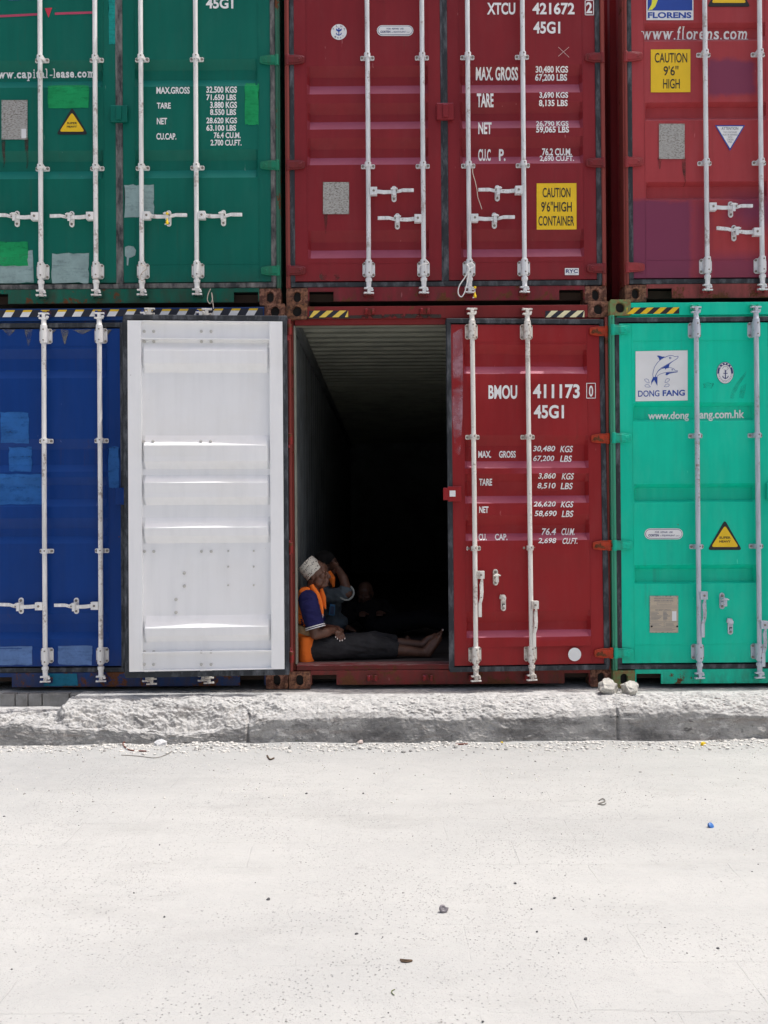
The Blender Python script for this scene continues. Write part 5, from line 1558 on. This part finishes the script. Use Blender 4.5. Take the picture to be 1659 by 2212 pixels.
# blue bottle cap
p=gpt(1534,1786); mb=MB(); pts=[]
mb.tube([(0,0,0),(0,0,.010),(0,0,.0115)],[.016,.0155,.013],20); mb.tube([(0,0,.0115),(0,0,.013)],[.010,.006],16)
for i in range(20):
    a=2*math.pi*i/20; mb.tube([(.0160*math.cos(a),.0160*math.sin(a),.001),(.0157*math.cos(a),.0157*math.sin(a),.0095)],.0011,5)
o=mb.build('bottle_cap',plain('blue_plastic_cap',(.03,.14,.42),.35,.1),smooth=True); o.location=(p.x,p.y,p.z+.004); o.rotation_euler=(R(50),R(14),.4); tag(o,'small blue bottle cap tipped on the road at right','bottle cap')
# yellow fragments
for (px,py,lb,s_) in ((1519,1613,'yellow plastic fragment at the foot of the kerb below the teal container',1.0),(1084,1608,'faint yellow plastic crumb at the foot of the kerb below the red door',.55)):
    p=gpt(px,py); mb=MB(); mb.prism([(-.016*s_,0),(.015*s_,.002),(.017*s_,.014*s_),(.004*s_,.022*s_),(-.012*s_,.017*s_)],-.010*s_,.010*s_); mb.tube([(-.010*s_,0,.012*s_),(.012*s_,.0,.016*s_)],[.006*s_,.007*s_],8)
    o=mb.build('plastic_fragment',M['yellow_plastic'],bevel=.001); o.location=(p.x,p.y,p.z+.002); o.rotation_euler=(0,0,.5); tag(o,lb,'litter')
# dark chips
for i,(px,py,lb) in enumerate(((580,1944,'dark stone chip on the road left of the middle'),(1160,2016,'black stone chip right of the shell'),(1265,2032,'small grey stone chip right of the black one'),(1551,2051,'dark stone chip near the right edge'),(1043,2203,'dark chip at the bottom edge of the picture'),(785,1714,'black chip below the twig'),(662,1715,'black chip on the road left of the middle'),(9,1764,'black chip at the left edge'),(355,1980,'flat black chip on the road at left'),(1113,1910,'black chip on the road near the shell'),(770,2022,'tiny dark chip left of the shell'),(1198,1944,'dark chip up right of the shell'))):
    p=gpt(px,py); s_=random.Random(i).uniform(.004,.008)
    rock('stone_chip',lb,(p.x,p.y,p.z+s_*.4),(s_*1.3,s_,s_*.8),40+i,'stone chip',M['stone3'],i,'dark stone chips on the road')
# grass tuft at the kerb
p=gpt(634,1606); mb=MB(); rnd=random.Random(5)
for i in range(22):
    a=rnd.uniform(0,6.28); l_=rnd.uniform(.018,.045); d_=Vector((math.cos(a)*.8,math.sin(a)*.5,.55)).normalized()*l_; b_=Vector((rnd.uniform(-.03,.03),rnd.uniform(-.012,.012),0)); s2=Vector((-math.sin(a),math.cos(a),0))*.0022
    mb.add([b_-s2,b_+s2,b_+d_*.6+s2*.7+Vector((0,0,.004)),b_+d_,b_+d_*.6-s2*.7+Vector((0,0,.004))],[(0,1,2,3,4)])
o=mb.build('weed',plain('yellow_green_weed',(.20,.24,.05),.7,.3,60),fix=False); o.location=p; tag(o,'tiny yellow green weed growing at the foot of the kerb','weed')
# ties, seals and strings hanging from the bars
def dp(d,px,py,out_):
    m=d.world(); n=(m.to_3x3()@Vector((0,-1,0))); return at_plane(px,py,m.translation+n*out_,n)
wire('cable_tie','white nylon tie looped round a bar foot of the maroon container','cable tie',[dp(mR,x_,y_,o_) for x_,y_,o_ in ((1008,572,.082),(1019,568,.084),(1024,575,.084),(1014,582,.088),(1005,598,.088),(992,618,.085),(990,634,.082),(997,641,.082),(1004,630,.084),(1010,605,.09),(1013,580,.09),(1008,571,.084))],.0045,M['white_plastic'])
wire('cable_tie','grey white wire twisted round the inner bar foot of the maroon left door','cable tie',[dp(mL,x_,y_,o_) for x_,y_,o_ in ((905,588,.085),(903,580,.08),(909,573,.084),(918,570,.086),(926,568,.082),(922,563,.08))],.0035,M['white_plastic'])
wire('string','frayed string dangling from a clamp of the maroon right door','string',[dp(mR,x_,y_,o_) for x_,y_,o_ in ((1022,358,.078),(1021,372,.075),(1026,390,.06),(1030,408,.05),(1032,425,.045),(1036,437,.04),(1041,452,.04))],.003,M['string'])
def seal(label,d,px,py,s_=1,h=.020):
    c=dp(d,px,py,.085); mb=MB()
    mb.tube([(0,0,-h),(0,0,-h*.1),(0,0,h*.3),(0,0,h)],[.011,.011,.006,.005],10); mb.tube([(0,0,h),(0,0,h+.028)],.003,6,1); mb.tube([(0,0,h+.028),(0,0,h+.044)],.010,10)
    mb.box(-.018,-.006,-.003,.003,-h-.004,-h+.004,1)
    o=mb.build('bolt_seal',[M['yellow_plastic'],M['white_bar']],smooth=True); o.location=c; tag(o,label,'seal'); return o
seal('yellow bolt seal hanging at a bar foot of the maroon right door',mR,1026,637)
seal('yellow bolt seal through a handle catch of the green container',gR,361,478,1,.022)
wire('wire','pale wire loop hanging from the green container over the striped tape','wire',[dp(gR,x_,y_,o_) for x_,y_,o_ in ((455,624,.03),(450,634,.035),(448,648,.035),(454,656,.035),(459,645,.035),(457,632,.03),(460,655,.04),(461,672,.045),(460,688,.05))],.0035,M['string'])
wire('wire','frayed grey wire wound round a bar foot of the green right door','wire',[dp(gR,x_,y_,o_) for x_,y_,o_ in ((303,572,.085),(310,574,.09),(317,580,.088),(308,588,.09),(303,596,.085),(306,606,.088),(316,600,.09))],.003,M['string'])
for o in list(bpy.data.objects):
    if o.name=='tmp_text': bpy.data.objects.remove(o)
